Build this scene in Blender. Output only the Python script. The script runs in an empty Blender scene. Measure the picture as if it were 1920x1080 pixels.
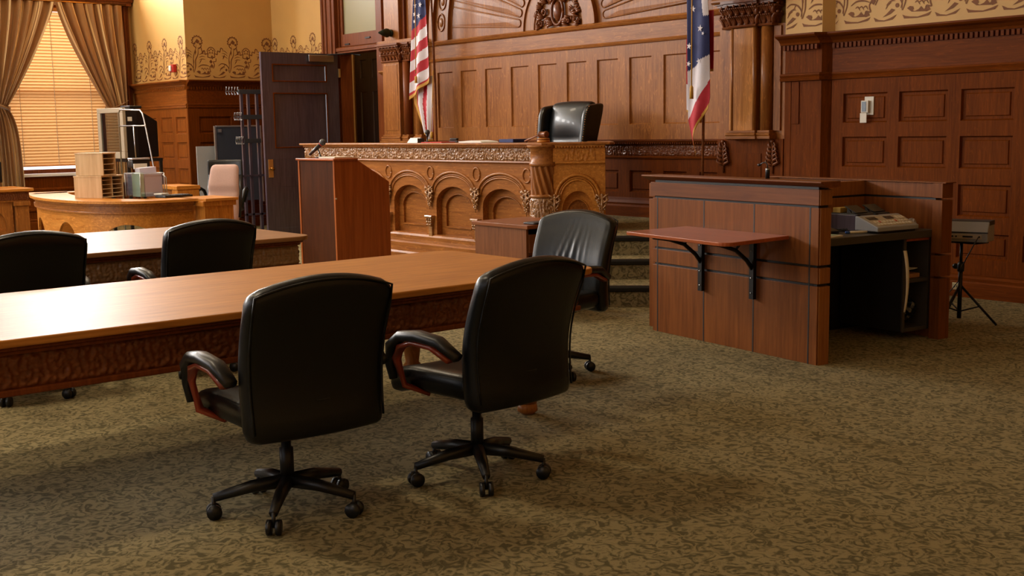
import bpy, bmesh, math, random
from mathutils import Vector, Matrix
random.seed(7)
PI = math.pi
scn = bpy.context.scene
COL = scn.collection
NAME_COUNT = {}

# ------------------------------------------------------------------ materials
def srgb(r, g, b):
    f = lambda c: (c/255/12.92) if c/255 <= .04045 else ((c/255+.055)/1.055)**2.4
    return (f(r), f(g), f(b), 1)

def new_mat(name):
    m = bpy.data.materials.new(name); m.use_nodes = True
    nt = m.node_tree; b = nt.nodes['Principled BSDF']
    return m, nt, b

def plain(name, col, rough=.5, metal=0, coat=0, noise=0.0, nscale=30, bump=0, bscale=200, spec=.5):
    m, nt, b = new_mat(name)
    b.inputs['Base Color'].default_value = col
    b.inputs['Roughness'].default_value = rough
    b.inputs['Metallic'].default_value = metal
    b.inputs['Coat Weight'].default_value = coat
    b.inputs['Specular IOR Level'].default_value = spec
    tc = nt.nodes.new('ShaderNodeTexCoord')
    if noise > 0:
        n = nt.nodes.new('ShaderNodeTexNoise'); n.inputs['Scale'].default_value = nscale
        n.inputs['Detail'].default_value = 5
        nt.links.new(tc.outputs['Object'], n.inputs['Vector'])
        r = nt.nodes.new('ShaderNodeValToRGB')
        r.color_ramp.elements[0].position = .3; r.color_ramp.elements[1].position = .7
        c = col
        r.color_ramp.elements[0].color = (c[0]*(1-noise), c[1]*(1-noise), c[2]*(1-noise), 1)
        r.color_ramp.elements[1].color = (min(1, c[0]*(1+noise)), min(1, c[1]*(1+noise)), min(1, c[2]*(1+noise)), 1)
        nt.links.new(n.outputs['Fac'], r.inputs['Fac']); nt.links.new(r.outputs['Color'], b.inputs['Base Color'])
    if bump > 0:
        n2 = nt.nodes.new('ShaderNodeTexNoise'); n2.inputs['Scale'].default_value = bscale
        nt.links.new(tc.outputs['Object'], n2.inputs['Vector'])
        bp = nt.nodes.new('ShaderNodeBump'); bp.inputs['Strength'].default_value = bump; bp.inputs['Distance'].default_value = .003
        nt.links.new(n2.outputs['Fac'], bp.inputs['Height']); nt.links.new(bp.outputs['Normal'], b.inputs['Normal'])
    return m

def wood(name, dark, light, grain='Z', rough=.36, coat=.04, scale=1.0, fleck=.4, patch=.25, coat_rough=.16, spec=.2):
    """varnished wood: long fibres along one axis, slow colour drift, pale ray flecks"""
    m, nt, b = new_mat(name)
    N = nt.nodes.new; L = nt.links.new
    tc = N('ShaderNodeTexCoord')
    mp = N('ShaderNodeMapping')
    s = {'X': (1.2, 22, 22), 'Y': (22, 1.2, 22), 'Z': (22, 22, 1.2)}[grain]
    mp.inputs['Scale'].default_value = tuple(q*scale for q in s)
    L(tc.outputs['Object'], mp.inputs['Vector'])
    n1 = N('ShaderNodeTexNoise'); n1.inputs['Scale'].default_value = 2.2; n1.inputs['Detail'].default_value = 8
    n1.inputs['Roughness'].default_value = .62; n1.inputs['Distortion'].default_value = .5
    L(mp.outputs[0], n1.inputs['Vector'])
    mp2 = N('ShaderNodeMapping')
    s2 = {'X': (.35, 2.2, 2.2), 'Y': (2.2, .35, 2.2), 'Z': (2.2, 2.2, .35)}[grain]
    mp2.inputs['Scale'].default_value = tuple(q*scale for q in s2)
    L(tc.outputs['Object'], mp2.inputs['Vector'])
    n2 = N('ShaderNodeTexNoise'); n2.inputs['Scale'].default_value = 1.6; n2.inputs['Detail'].default_value = 2
    n2.inputs['Distortion'].default_value = 1.2
    L(mp2.outputs[0], n2.inputs['Vector'])
    ramp = N('ShaderNodeValToRGB')
    ramp.color_ramp.elements[0].position = .32; ramp.color_ramp.elements[1].position = .68
    ramp.color_ramp.elements[0].color = dark; ramp.color_ramp.elements[1].color = light
    add = N('ShaderNodeMath'); add.operation = 'MULTIPLY_ADD'; add.inputs[1].default_value = 1-patch
    mul = N('ShaderNodeMath'); mul.operation = 'MULTIPLY'; mul.inputs[1].default_value = patch*1.0
    L(n2.outputs['Fac'], mul.inputs[0]); L(n1.outputs['Fac'], add.inputs[0]); L(mul.outputs[0], add.inputs[2])
    L(add.outputs[0], ramp.inputs['Fac'])
    # ray flecks
    mp3 = N('ShaderNodeMapping')
    s3 = {'X': (9, 40, 40), 'Y': (40, 9, 40), 'Z': (40, 40, 9)}[grain]
    mp3.inputs['Scale'].default_value = s3
    L(tc.outputs['Object'], mp3.inputs['Vector'])
    n3 = N('ShaderNodeTexNoise'); n3.inputs['Scale'].default_value = 1; n3.inputs['Detail'].default_value = 3; n3.inputs['Distortion'].default_value = 1.5
    L(mp3.outputs[0], n3.inputs['Vector'])
    r3 = N('ShaderNodeValToRGB'); r3.color_ramp.elements[0].position = .58; r3.color_ramp.elements[1].position = .66
    r3.color_ramp.elements[0].color = (0, 0, 0, 1); r3.color_ramp.elements[1].color = (fleck, fleck, fleck, 1)
    L(n3.outputs['Fac'], r3.inputs['Fac'])
    mix = N('ShaderNodeMix'); mix.data_type = 'RGBA'
    L(r3.outputs['Color'], mix.inputs[0]); L(ramp.outputs['Color'], mix.inputs[6])
    mix.inputs[7].default_value = (min(1, light[0]*1.5), min(1, light[1]*1.5), min(1, light[2]*1.6), 1)
    L(mix.outputs[2], b.inputs['Base Color'])
    b.inputs['Roughness'].default_value = rough; b.inputs['Specular IOR Level'].default_value = spec
    b.inputs['Coat Weight'].default_value = coat; b.inputs['Coat Roughness'].default_value = coat_rough
    bp = N('ShaderNodeBump'); bp.inputs['Strength'].default_value = .12; bp.inputs['Distance'].default_value = .002
    L(n1.outputs['Fac'], bp.inputs['Height']); L(bp.outputs['Normal'], b.inputs['Normal'])
    return m

OAKD, OAKL = srgb(116, 66, 26), srgb(166, 106, 50)
M = {}
M['oak_z'] = wood('oak upright grain', OAKD, OAKL, 'Z')
M['oak_x'] = wood('oak level grain', OAKD, OAKL, 'X')
M['oak_y'] = wood('oak level grain across', OAKD, OAKL, 'Y')
GD, GL = srgb(158, 94, 30), srgb(204, 138, 62)
M['gold_z'] = wood('golden oak upright', GD, GL, 'Z')
M['gold_x'] = wood('golden oak level', GD, GL, 'X')
M['gold_y'] = wood('golden oak level across', GD, GL, 'Y')
RD, RL = srgb(82, 37, 5), srgb(118, 58, 12)
RD_LIT, RL_LIT = srgb(112, 58, 18), srgb(154, 88, 34)  # same red brown oak, brightened: window light put into the colour
M['red_z'] = wood('red brown oak upright', RD, RL, 'Z', fleck=.25, coat=0, spec=.05, rough=.5)
M['red_x'] = wood('red brown oak level', RD, RL, 'X', fleck=.25, coat=0, spec=.07, rough=.45)
M['red_lit_z'] = wood('red brown oak upright lit', RD_LIT, RL_LIT, 'Z', fleck=.25, coat=0, spec=.12, rough=.42)
M['red_lit_x'] = wood('red brown oak level lit', RD_LIT, RL_LIT, 'X', fleck=.25, coat=.05, spec=.14, rough=.4)
M['carved'] = wood('carved oak', srgb(120, 78, 42), srgb(184, 136, 90), 'X', rough=.22, coat=.9, fleck=0)
M['carved_dark'] = wood('carved dark oak', srgb(92, 48, 24), srgb(132, 76, 42), 'X', rough=.34, coat=.15, fleck=0)
M['carved_pale'] = wood('carved worn oak', srgb(120, 88, 62), srgb(170, 136, 104), 'Y', rough=.35, coat=.4, fleck=0)
M['table_top'] = wood('glossy oak table top', srgb(150, 94, 38), srgb(198, 134, 64), 'Y', rough=.42, coat=0, fleck=.05, scale=1.2, coat_rough=.12)
M['table_top2'] = wood('brown table top', srgb(118, 80, 48), srgb(154, 110, 72), 'Y', rough=.42, coat=0, fleck=.05, scale=1.2, coat_rough=.14)
M['door_dark'] = wood('dark stained door sheen', srgb(64, 54, 64), srgb(90, 78, 92), 'Z', rough=.36, coat=.8, fleck=0)  # dark stain with the bluish window sheen mixed into its colour
M['case_z'] = wood('window casing oak', srgb(92, 44, 17), srgb(128, 68, 30), 'Z', fleck=.1, coat=0, spec=.14, rough=.42)
M['lect_shaded'] = wood('lectern veneer shaded', srgb(54, 26, 12), srgb(80, 42, 20), 'Z', rough=.36, coat=0, fleck=0, spec=.12)  # shaded copy of the lectern veneer, shade held in the colour
M['lect_lit'] = wood('lectern veneer lit', srgb(134, 66, 26), srgb(178, 98, 46), 'Z', rough=.36, fleck=0, scale=.6)  # lit copy of the lectern veneer, light held in the colour
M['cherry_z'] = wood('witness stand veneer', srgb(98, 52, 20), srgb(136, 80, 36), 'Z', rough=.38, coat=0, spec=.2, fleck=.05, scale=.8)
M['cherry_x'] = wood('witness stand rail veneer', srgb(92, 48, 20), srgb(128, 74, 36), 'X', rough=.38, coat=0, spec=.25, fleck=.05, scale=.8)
M['cherry_lit'] = wood('witness stand veneer lit', srgb(128, 76, 36), srgb(164, 108, 58), 'Z', rough=.4, fleck=.05)  # paler copy of the stand veneer, painting its lit faces
M['shelf_wood'] = wood('red shelf wood', srgb(140, 66, 34), srgb(176, 92, 50), 'X', rough=.28, coat=.4, fleck=0)
M['desk_ven'] = wood('small desk veneer', srgb(100, 58, 32), srgb(136, 84, 50), 'Z', rough=.4, coat=.1, fleck=0)
M['desk_top'] = wood('small desk top', srgb(112, 62, 36), srgb(148, 90, 56), 'X', rough=.3, coat=.25, fleck=0)
M['pine'] = wood('pale pine', srgb(186, 150, 108), srgb(214, 182, 142), 'Z', rough=.55, coat=0, fleck=0, scale=.6)
M['black_groove'] = plain('black groove', srgb(18, 14, 13), .5)
M['leather'] = plain('black leather', srgb(6, 7, 9), .33, coat=.0, bump=.15, bscale=160, spec=.36)
M['leather_soft'] = plain('black soft leather', srgb(7, 9, 11), .34, coat=.1, bump=.1, bscale=90, spec=.45)
M['plastic'] = plain('black plastic', srgb(16, 16, 18), .4)
M['black_metal'] = plain('black painted metal', srgb(14, 14, 15), .38, metal=.3)
M['chrome'] = plain('brushed chrome', srgb(170, 172, 176), .3, metal=1)
M['brass'] = plain('polished brass', srgb(176, 122, 58), .2, metal=1)
M['brass_pale'] = plain('pale brass', srgb(214, 196, 150), .3, metal=1)
M['verdigris'] = plain('dark green bronze', srgb(52, 62, 50), .35, metal=.7, noise=.2)
M['red_arm'] = plain('red stained wood', srgb(132, 48, 24), .35, coat=.3, noise=.15, nscale=15)
M['pink'] = plain('dusty pink fabric', srgb(188, 156, 148), .9, noise=.06, nscale=120, bump=.4, bscale=400)
M['mauve'] = plain('mauve fabric side', srgb(120, 76, 82), .9, noise=.08, nscale=120)
M['grey_plastic'] = plain('grey plastic', srgb(150, 152, 160), .45)
M['dark_grey'] = plain('dark grey plastic', srgb(58, 58, 60), .5)
M['beige_plastic'] = plain('beige plastic', srgb(170, 158, 140), .5)
M['tv_glass'] = plain('dark screen glass', srgb(20, 20, 20), .06, coat=1, spec=1.0)
M['white_board'] = plain('white board', srgb(186, 192, 204), .4)
M['grey_screen'] = plain('slate grey screen', srgb(64, 72, 88), .25, coat=.4)
M['alu'] = plain('aluminium trim', srgb(196, 200, 206), .3, metal=.8)
M['paper'] = plain('white paper', srgb(232, 230, 224), .8)
M['paper_lilac'] = plain('lilac paper', srgb(196, 188, 204), .8)
M['paper_green'] = plain('pale green folder', srgb(176, 200, 176), .8)
M['cream_plastic'] = plain('cream plastic', srgb(214, 206, 190), .5)
M['red_plastic'] = plain('red plastic', srgb(176, 36, 34), .4)
M['lcd'] = plain('dark lcd', srgb(24, 30, 34), .2)
M['pen_blue'] = plain('blue cap', srgb(40, 90, 190), .3)
M['laminate'] = plain('charcoal speckled laminate', srgb(66, 60, 52), .5, noise=.3, nscale=260)
M['laminate_shade'] = plain('laminate in shade', srgb(30, 26, 24), .6)  # counter laminate darkened to paint the shade beneath it
M['clear_bag'] = plain('crinkled plastic film', srgb(150, 142, 138), .25, coat=.5)
M['bin_bag'] = plain('black plastic bag', srgb(12, 12, 14), .22, coat=.4)
M['red_paper'] = plain('red folder', srgb(206, 62, 52), .6)
M['yellow_box'] = plain('yellow carton', srgb(176, 146, 74), .7)
M['gavel_wood'] = wood('walnut gavel', srgb(92, 48, 24), srgb(140, 84, 46), 'X', fleck=0)
M['white_paint'] = plain('white sill paint', srgb(238, 238, 240), .4)
M['flag_red'] = plain('red flag cloth', srgb(172, 26, 40), .75, noise=.05, nscale=60)
M['flag_white'] = plain('white flag cloth', srgb(214, 208, 214), .75, noise=.03, nscale=60)
M['flag_blue'] = plain('navy flag cloth', srgb(34, 42, 92), .75, noise=.08, nscale=60)
M['gold_fringe'] = plain('gold fringe', srgb(196, 146, 52), .6, noise=.25, nscale=300)
M['stencil'] = plain('brown stencil paint', srgb(124, 76, 38), .75, noise=.08, nscale=12)
M['stencil_ochre'] = wall_paint('ochre stencil paint', srgb(204, 160, 92)) if False else plain('ochre stencil paint', srgb(202, 160, 92), .7, noise=.04, nscale=3)
M['paper_brown'] = plain('brown kraft paper', srgb(160, 112, 72), .8)

def wall_paint(name, c, var=.06):
    return plain(name, c, .6, noise=var, nscale=1.3, bump=.15, bscale=60)
M['wall_yellow'] = wall_paint('ochre wall paint', srgb(204, 160, 92))
M['ceiling'] = wall_paint('cream ceiling paint', srgb(226, 214, 186))

def carpet():
    m, nt, b = new_mat('mottled tan carpet')
    N = nt.nodes.new; L = nt.links.new
    tc = N('ShaderNodeTexCoord')
    n = N('ShaderNodeTexNoise'); n.inputs['Scale'].default_value = 16; n.inputs['Detail'].default_value = 3; n.inputs['Distortion'].default_value = 2.5
    L(tc.outputs['Object'], n.inputs['Vector'])
    n2 = N('ShaderNodeTexNoise'); n2.inputs['Scale'].default_value = 420; n2.inputs['Detail'].default_value = 2
    L(tc.outputs['Object'], n2.inputs['Vector'])
    r = N('ShaderNodeValToRGB'); e = r.color_ramp.elements
    e[0].position = .4; e[0].color = srgb(104, 96, 68); e[1].position = .56; e[1].color = srgb(160, 146, 108)
    L(n.outputs['Fac'], r.inputs['Fac'])
    mx = N('ShaderNodeMix'); mx.data_type = 'RGBA'; mx.blend_type = 'MULTIPLY'; mx.inputs[0].default_value = .5
    r2 = N('ShaderNodeValToRGB'); r2.color_ramp.elements[0].position = .3; r2.color_ramp.elements[1].position = .6
    r2.color_ramp.elements[0].color = (.45, .45, .45, 1)
    L(n2.outputs['Fac'], r2.inputs['Fac'])
    L(r.outputs['Color'], mx.inputs[6]); L(r2.outputs['Color'], mx.inputs[7]); L(mx.outputs[2], b.inputs['Base Color'])
    b.inputs['Roughness'].default_value = .95; b.inputs['Specular IOR Level'].default_value = .15
    bp = N('ShaderNodeBump'); bp.inputs['Strength'].default_value = .6; bp.inputs['Distance'].default_value = .006
    L(n2.outputs['Fac'], bp.inputs['Height']); L(bp.outputs['Normal'], b.inputs['Normal'])
    return m
M['carpet'] = carpet()

def curtain_mat():
    """taupe drape with broad light stripes that follow the cloth (stripe index stored on the mesh)"""
    m, nt, b = new_mat('striped taupe drape')
    N = nt.nodes.new; L = nt.links.new
    at = N('ShaderNodeAttribute'); at.attribute_name = 'cloth_u'
    w = N('ShaderNodeMath'); w.operation = 'FRACT'
    mu = N('ShaderNodeMath'); mu.operation = 'MULTIPLY'; mu.inputs[1].default_value = 5.0
    L(at.outputs['Fac'], mu.inputs[0]); L(mu.outputs[0], w.inputs[0])
    r = N('ShaderNodeValToRGB'); r.color_ramp.interpolation = 'CONSTANT'
    e = r.color_ramp.elements; e[0].position = 0; e[0].color = srgb(158, 114, 68); e[1].position = .62; e[1].color = srgb(222, 186, 132)
    x = e.new(.74); x.color = srgb(140, 96, 56); x = e.new(.79); x.color = srgb(222, 186, 132); x = e.new(.86); x.color = srgb(158, 114, 68)
    L(w.outputs[0], r.inputs['Fac'])
    L(r.outputs['Color'], b.inputs['Base Color']); b.inputs['Roughness'].default_value = .85
    b.inputs['Sheen Weight'].default_value = .2
    tr = N('ShaderNodeBsdfTranslucent'); L(r.outputs['Color'], tr.inputs['Color'])
    ms = N('ShaderNodeMixShader'); ms.inputs[0].default_value = .12
    L(b.outputs[0], ms.inputs[1]); L(tr.outputs[0], ms.inputs[2]); L(ms.outputs[0], nt.nodes['Material Output'].inputs[0])
    return m
M['drape'] = curtain_mat()
def blind_mat():
    m, nt, b = new_mat('honey wood blind slat')
    N = nt.nodes.new; L = nt.links.new
    b.inputs['Base Color'].default_value = srgb(226, 172, 108); b.inputs['Roughness'].default_value = .45
    tr = N('ShaderNodeBsdfTranslucent'); tr.inputs['Color'].default_value = srgb(236, 184, 118)
    ms = N('ShaderNodeMixShader'); ms.inputs[0].default_value = .45
    L(b.outputs[0], ms.inputs[1]); L(tr.outputs[0], ms.inputs[2]); L(ms.outputs[0], nt.nodes['Material Output'].inputs[0])
    return m
M['blind'] = blind_mat()
def pane_mat(name, col=(1, 1, 1, 1), gl=.06, rough=0.0, frosted=False):
    m, nt, b = new_mat(name)
    N = nt.nodes.new; L = nt.links.new
    if frosted:
        b.inputs['Base Color'].default_value = col; b.inputs['Roughness'].default_value = .35
        t = N('ShaderNodeBsdfTranslucent'); t.inputs['Color'].default_value = col
        ms = N('ShaderNodeMixShader'); ms.inputs[0].default_value = .55
        L(b.outputs[0], ms.inputs[1]); L(t.outputs[0], ms.inputs[2])
    else:
        t = N('ShaderNodeBsdfTransparent'); t.inputs['Color'].default_value = col
        g = N('ShaderNodeBsdfGlossy'); g.inputs['Roughness'].default_value = rough
        ms = N('ShaderNodeMixShader'); ms.inputs[0].default_value = gl
        L(t.outputs[0], ms.inputs[1]); L(g.outputs[0], ms.inputs[2])
    L(ms.outputs[0], nt.nodes['Material Output'].inputs[0])
    return m
M['glass'] = pane_mat('window glass')
M['film'] = pane_mat('clear acrylic', (.95, .96, .97, 1), .10, .1)
M['frosted'] = pane_mat('frosted glass', srgb(196, 188, 150), frosted=True)
def lampmat():
    m, nt, b = new_mat('added lamp glass'); b.inputs['Emission Color'].default_value = (1, .82, .6, 1)
    b.inputs['Emission Strength'].default_value = 3
    return m
M['lamp'] = lampmat()

# ------------------------------------------------------------------ mesh builder
def frame(ox=0, oy=0, ang=0, oz=0):
    """local (u along a face, w out of the face, z up) -> parent space; ang 0 = face looking to -Y"""
    c, s = math.cos(ang), math.sin(ang)
    return Matrix(((c, s, 0, ox), (s, -c, 0, oy), (0, 0, 1, oz), (0, 0, 0, 1)))

class MB:
    def __init__(s, mat4=None):
        s.v = []; s.f = []; s.sm = []; s.mi = []; s.kp = []; s.M = mat4 or Matrix.Identity(4); s.mat = 0; s.keep = False
    def add(s, vs, fs, smooth=False, mat=None):
        o = len(s.v)
        s.v += [tuple(s.M @ Vector(p)) for p in vs]
        s.f += [tuple(i+o for i in f) for f in fs]
        s.sm += [smooth]*len(fs); s.mi += [s.mat if mat is None else mat]*len(fs); s.kp += [s.keep]*len(fs)
        return s
    def box(s, x0, x1, y0, y1, z0, z1, mat=None):
        return s.add([(x0,y0,z0),(x1,y0,z0),(x1,y1,z0),(x0,y1,z0),(x0,y0,z1),(x1,y0,z1),(x1,y1,z1),(x0,y1,z1)],
              [(0,3,2,1),(4,5,6,7),(0,1,5,4),(1,2,6,5),(2,3,7,6),(3,0,4,7)], mat=mat)
    def prism(s, poly, a, b, axis='z', smooth=False, mat=None):
        n = len(poly)
        if axis == 'z': P = lambda p, h: (p[0], p[1], h)
        elif axis == 'y': P = lambda p, h: (p[0], h, p[1])
        else: P = lambda p, h: (h, p[0], p[1])
        vs = [P(p, a) for p in poly] + [P(p, b) for p in poly]
        fs = [(i, (i+1) % n, n+(i+1) % n, n+i) for i in range(n)]
        s.add(vs, fs, smooth, mat)
        o = len(s.v)-2*n
        s.f += [tuple(o+i for i in range(n)), tuple(o+n+i for i in reversed(range(n)))]
        s.sm += [False, False]; s.mi += [s.mat if mat is None else mat]*2; s.kp += [s.keep]*2
        return s
    def mould(s, u0, u1, prof, mat=None):
        """profile [(w out, z)] swept along u"""
        return s.prism(prof, u0, u1, 'x', False, mat)
    def lathe(s, prof, cx=0, cy=0, n=24, mod=None, a0=0, a1=2*PI, mat=None, axis='z', cz=0):
        full = abs(a1-a0-2*PI) < 1e-6; m = n if full else n+1
        vs = []
        for (r, z) in prof:
            for k in range(m):
                t = a0+(a1-a0)*k/n; rr = r*(mod(t, z) if mod else 1)
                if axis == 'z': vs.append((cx+rr*math.cos(t), cy+rr*math.sin(t), cz+z))
                elif axis == 'y': vs.append((cx+rr*math.cos(t), cy+z, cz+rr*math.sin(t)))
                else: vs.append((cx+z, cy+rr*math.cos(t), cz+rr*math.sin(t)))
        fs = []
        for i in range(len(prof)-1):
            for k in range(n):
                k2 = (k+1) % m
                fs.append((i*m+k, i*m+k2, (i+1)*m+k2, (i+1)*m+k))
        if full:
            if prof[0][0] > 1e-5: fs.append(tuple(reversed(range(m))))
            if prof[-1][0] > 1e-5: fs.append(tuple((len(prof)-1)*m+k for k in range(m)))
        return s.add(vs, fs, True, mat)
    def tube(s, pts, r, n=8, flat=None, smooth=True, mat=None, up=None):
        """round (or oval: flat=(rw,rh)) bar along points"""
        pts = [Vector(p) for p in pts]; vs = []; N = len(pts)
        prev = None
        for i, p in enumerate(pts):
            d = (pts[min(i+1, N-1)]-pts[max(i-1, 0)]).normalized()
            u = Vector(up) if up else (Vector((0, 0, 1)) if abs(d.z) < .95 else Vector((1, 0, 0)))
            a = d.cross(u).normalized()
            if prev is not None and a.dot(prev) < 0: a = -a
            prev = a; c = a.cross(d).normalized()
            ri = r[i] if isinstance(r, (list, tuple)) else r
            rw, rh = (ri, ri) if not flat else (flat[0]*ri, flat[1]*ri)
            for k in range(n):
                t = 2*PI*k/n
                if flat:   # squircle section
                    ct, st = math.cos(t), math.sin(t); q = (abs(ct)**4+abs(st)**4)**-.25
                    vs.append(p+a*rw*ct*q+c*rh*st*q)
                else: vs.append(p+a*rw*math.cos(t)+c*rh*math.sin(t))
        fs = [(i*n+k, i*n+(k+1) % n, (i+1)*n+(k+1) % n, (i+1)*n+k) for i in range(N-1) for k in range(n)]
        fs += [tuple(reversed(range(n))), tuple((N-1)*n+k for k in range(n))]
        return s.add(vs, fs, smooth, mat)
    def ball(s, x, y, z, r, sc=(1, 1, 1), n=8, m=5, mat=None):
        vs = [(x, y, z+r*sc[2])]
        for i in range(1, m):
            a = PI*i/m
            for k in range(n):
                t = 2*PI*k/n; vs.append((x+r*sc[0]*math.sin(a)*math.cos(t), y+r*sc[1]*math.sin(a)*math.sin(t), z+r*sc[2]*math.cos(a)))
        vs.append((x, y, z-r*sc[2])); L = len(vs)-1
        fs = [(0, 1+k, 1+(k+1) % n) for k in range(n)]
        for i in range(m-2):
            for k in range(n): fs.append((1+i*n+k, 1+(i+1)*n+k, 1+(i+1)*n+(k+1) % n, 1+i*n+(k+1) % n))
        fs += [(L, 1+(m-2)*n+(k+1) % n, 1+(m-2)*n+k) for k in range(n)]
        return s.add(vs, fs, True, mat)
    def soft(s, hx, hy, hz, r, fn=None, seg=(8, 4, 8), mat=None):
        """rounded cushion block with half sizes, corners of radius r, bent by fn"""
        h = (hx, hy, hz); V = {}; vs = []; fs = []
        def vert(p):
            key = tuple(round(c, 5) for c in p)
            if key not in V:
                q = Vector(p); inner = Vector([max(-(h[i]-r), min(h[i]-r, q[i])) for i in range(3)])
                d = q-inner
                if d.length > 1e-9: q = inner+d.normalized()*r
                if fn: q = Vector(fn(*q))
                V[key] = len(vs); vs.append(tuple(q))
            return V[key]
        def coords(i):
            n = seg[i]; e = [h[i]*(-1+2*k/n) for k in range(n+1)]
            out = [-h[i], -h[i]+r*.3, -h[i]+r] + [c for c in e if -h[i]+r*1.3 < c < h[i]-r*1.3] + [h[i]-r, h[i]-r*.3, h[i]]
            return out
        for ax in range(3):
            a, b = [(1, 2), (0, 2), (0, 1)][ax]
            A, B = coords(a), coords(b)
            for sgn in (-1, 1):
                for i in range(len(A)-1):
                    for j in range(len(B)-1):
                        q = []
                        for (p, t) in ((A[i], B[j]), (A[i+1], B[j]), (A[i+1], B[j+1]), (A[i], B[j+1])):
                            c = [0, 0, 0]; c[ax] = sgn*h[ax]; c[a] = p; c[b] = t; q.append(vert(c))
                        if len(set(q)) == 4: fs.append(tuple(q))
        return s.add(vs, fs, True, mat)
    def field(s, u0, u1, z0, z1, fn, nu, nz, mat=None, smooth=True):
        """relief surface: w = fn(u, z)"""
        old = s.keep; s.keep = True
        vs = [(u0+(u1-u0)*i/nu, fn(u0+(u1-u0)*i/nu, z0+(z1-z0)*j/nz), z0+(z1-z0)*j/nz) for i in range(nu+1) for j in range(nz+1)]
        fs = [(i*(nz+1)+j, (i+1)*(nz+1)+j, (i+1)*(nz+1)+j+1, i*(nz+1)+j+1) for i in range(nu) for j in range(nz)]
        s.add(vs, fs, smooth, mat); s.keep = old; return s
    def build(s, name, mats, parent=None, bevel=0, recalc=True, seg=2, label=None):
        me = bpy.data.meshes.new(name)
        me.from_pydata(s.v, [], s.f)
        if not isinstance(mats, (list, tuple)): mats = [mats]
        for m in mats: me.materials.append(M[m] if isinstance(m, str) else m)
        for p, sm, mi in zip(me.polygons, s.sm, s.mi): p.use_smooth = sm; p.material_index = mi
        if recalc:
            bm = bmesh.new(); bm.from_mesh(me); bm.faces.ensure_lookup_table(); k_ = s.kp if len(s.kp) == len(bm.faces) else [False]*len(bm.faces)
            bmesh.ops.recalc_face_normals(bm, faces=[f for f, q in zip(bm.faces, k_) if not q]); bm.to_mesh(me); bm.free()
        me.update()
        o = bpy.data.objects.new(name, me); COL.objects.link(o)
        if parent: o.parent = parent
        if bevel > 0:
            b = o.modifiers.new('edge', 'BEVEL'); b.width = bevel; b.segments = seg; b.limit_method = 'ANGLE'; b.angle_limit = .7
            b.harden_normals = False
        if label: o['label'] = label
        return o

def thing(name, label, cat, loc=(0, 0, 0), rz=0, group=None):
    o = bpy.data.objects.new(name, None); COL.objects.link(o)
    o.location = loc; o.rotation_euler = (0, 0, rz); o.empty_display_size = .1
    o['label'] = label; o['category'] = cat
    if group: o['group'] = group
    return o
def tag(o, label, cat, group=None):
    o['label'] = label; o['category'] = cat
    if group: o['group'] = group
    return o
def struct(name, label=None):
    o = bpy.data.objects.new(name, None); COL.objects.link(o); o['kind'] = 'structure'
    if label: o['label'] = label
    return o
def copy_tree(o, parent=None):
    c = o.copy(); COL.objects.link(c)
    if parent: c.parent = parent
    for ch in list(o.children): copy_tree(ch, c)
    return c
def at(o, x, y, z, rz=0):
    o.location = (x, y, z); o.rotation_euler = (0, 0, rz); return o

def rrect(x0, x1, y0, y1, r, n=6):
    P = []
    for (cx, cy, a) in ((x1-r, y0+r, -PI/2), (x1-r, y1-r, 0), (x0+r, y1-r, PI/2), (x0+r, y0+r, PI)):
        for k in range(n+1): P.append((cx+r*math.cos(a+PI/2*k/n), cy+r*math.sin(a+PI/2*k/n)))
    return P
def lerp(a, b, t): return a+(b-a)*t

# relief used on the carved friezes: repeated scroll + rosette
def carving(pitch, z0, z1, depth):
    H = z1-z0
    def fn(u, z):
        t = (z-z0)/H
        a = (u/pitch) % 1.0; x = (a-.5)*pitch/H; y = t-.5
        r = math.hypot(x, y); th = math.atan2(y, x)
        sp = math.cos(3*th+ r*20 + (1 if int(u/pitch) % 2 else -1)*2)
        leaf = math.cos(9*th+r*6)*.5+.5
        edge = min(1, min(t, 1-t)*9)
        h = .42+.34*sp*(.35+.65*leaf)+.3*math.sin(u*170+2*math.sin(z*190))*math.sin(z*150+1.5*math.sin(u*90))
        return max(0, h)*depth*edge
    return fn

def arch_z(u, c, a, b, spring):
    t = max(0, 1-((u-c)/a)**2); return spring+b*math.sqrt(t)
def arch_plate(mb, u0, u1, z0, z1, c, a, b, spring, zbot, w, wback, N=24, mat=None):
    """flat plate at depth w with an arched opening and its reveal back to wback"""
    def quad(p, sm=False):
        mb.keep = True; mb.add(p, [(0, 1, 2, 3)], sm, mat); mb.keep = False
    quad([(u0, w, z0), (c-a, w, z0), (c-a, w, z1), (u0, w, z1)])
    quad([(c+a, w, z0), (u1, w, z0), (u1, w, z1), (c+a, w, z1)])
    if zbot > z0+1e-6: quad([(c-a, w, z0), (c+a, w, z0), (c+a, w, zbot), (c-a, w, zbot)])
    us = [c-a*math.cos(PI*k/N) for k in range(N+1)]
    for k in range(N):
        p, q = us[k], us[k+1]; zp, zq = arch_z(p, c, a, b, spring), arch_z(q, c, a, b, spring)
        quad([(p, w, zp), (q, w, zq), (q, w, z1), (p, w, z1)])
        quad([(p, w, zp), (q, w, zq), (q, wback, zq), (p, wback, zp)], True)
    quad([(c-a, w, zbot), (c-a, w, spring), (c-a, wback, spring), (c-a, wback, zbot)])
    quad([(c+a, w, zbot), (c+a, w, spring), (c+a, wback, spring), (c+a, wback, zbot)])
    quad([(c-a, w, zbot), (c+a, w, zbot), (c+a, wback, zbot), (c-a, wback, zbot)])
def arch_pts(c, a, b, spring, w, N=24, k0=0, k1=None):
    return [(c-a*math.cos(PI*k/N), w, spring+b*math.sin(PI*k/N)) for k in range(k0, (k1 or N)+1)]

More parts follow.
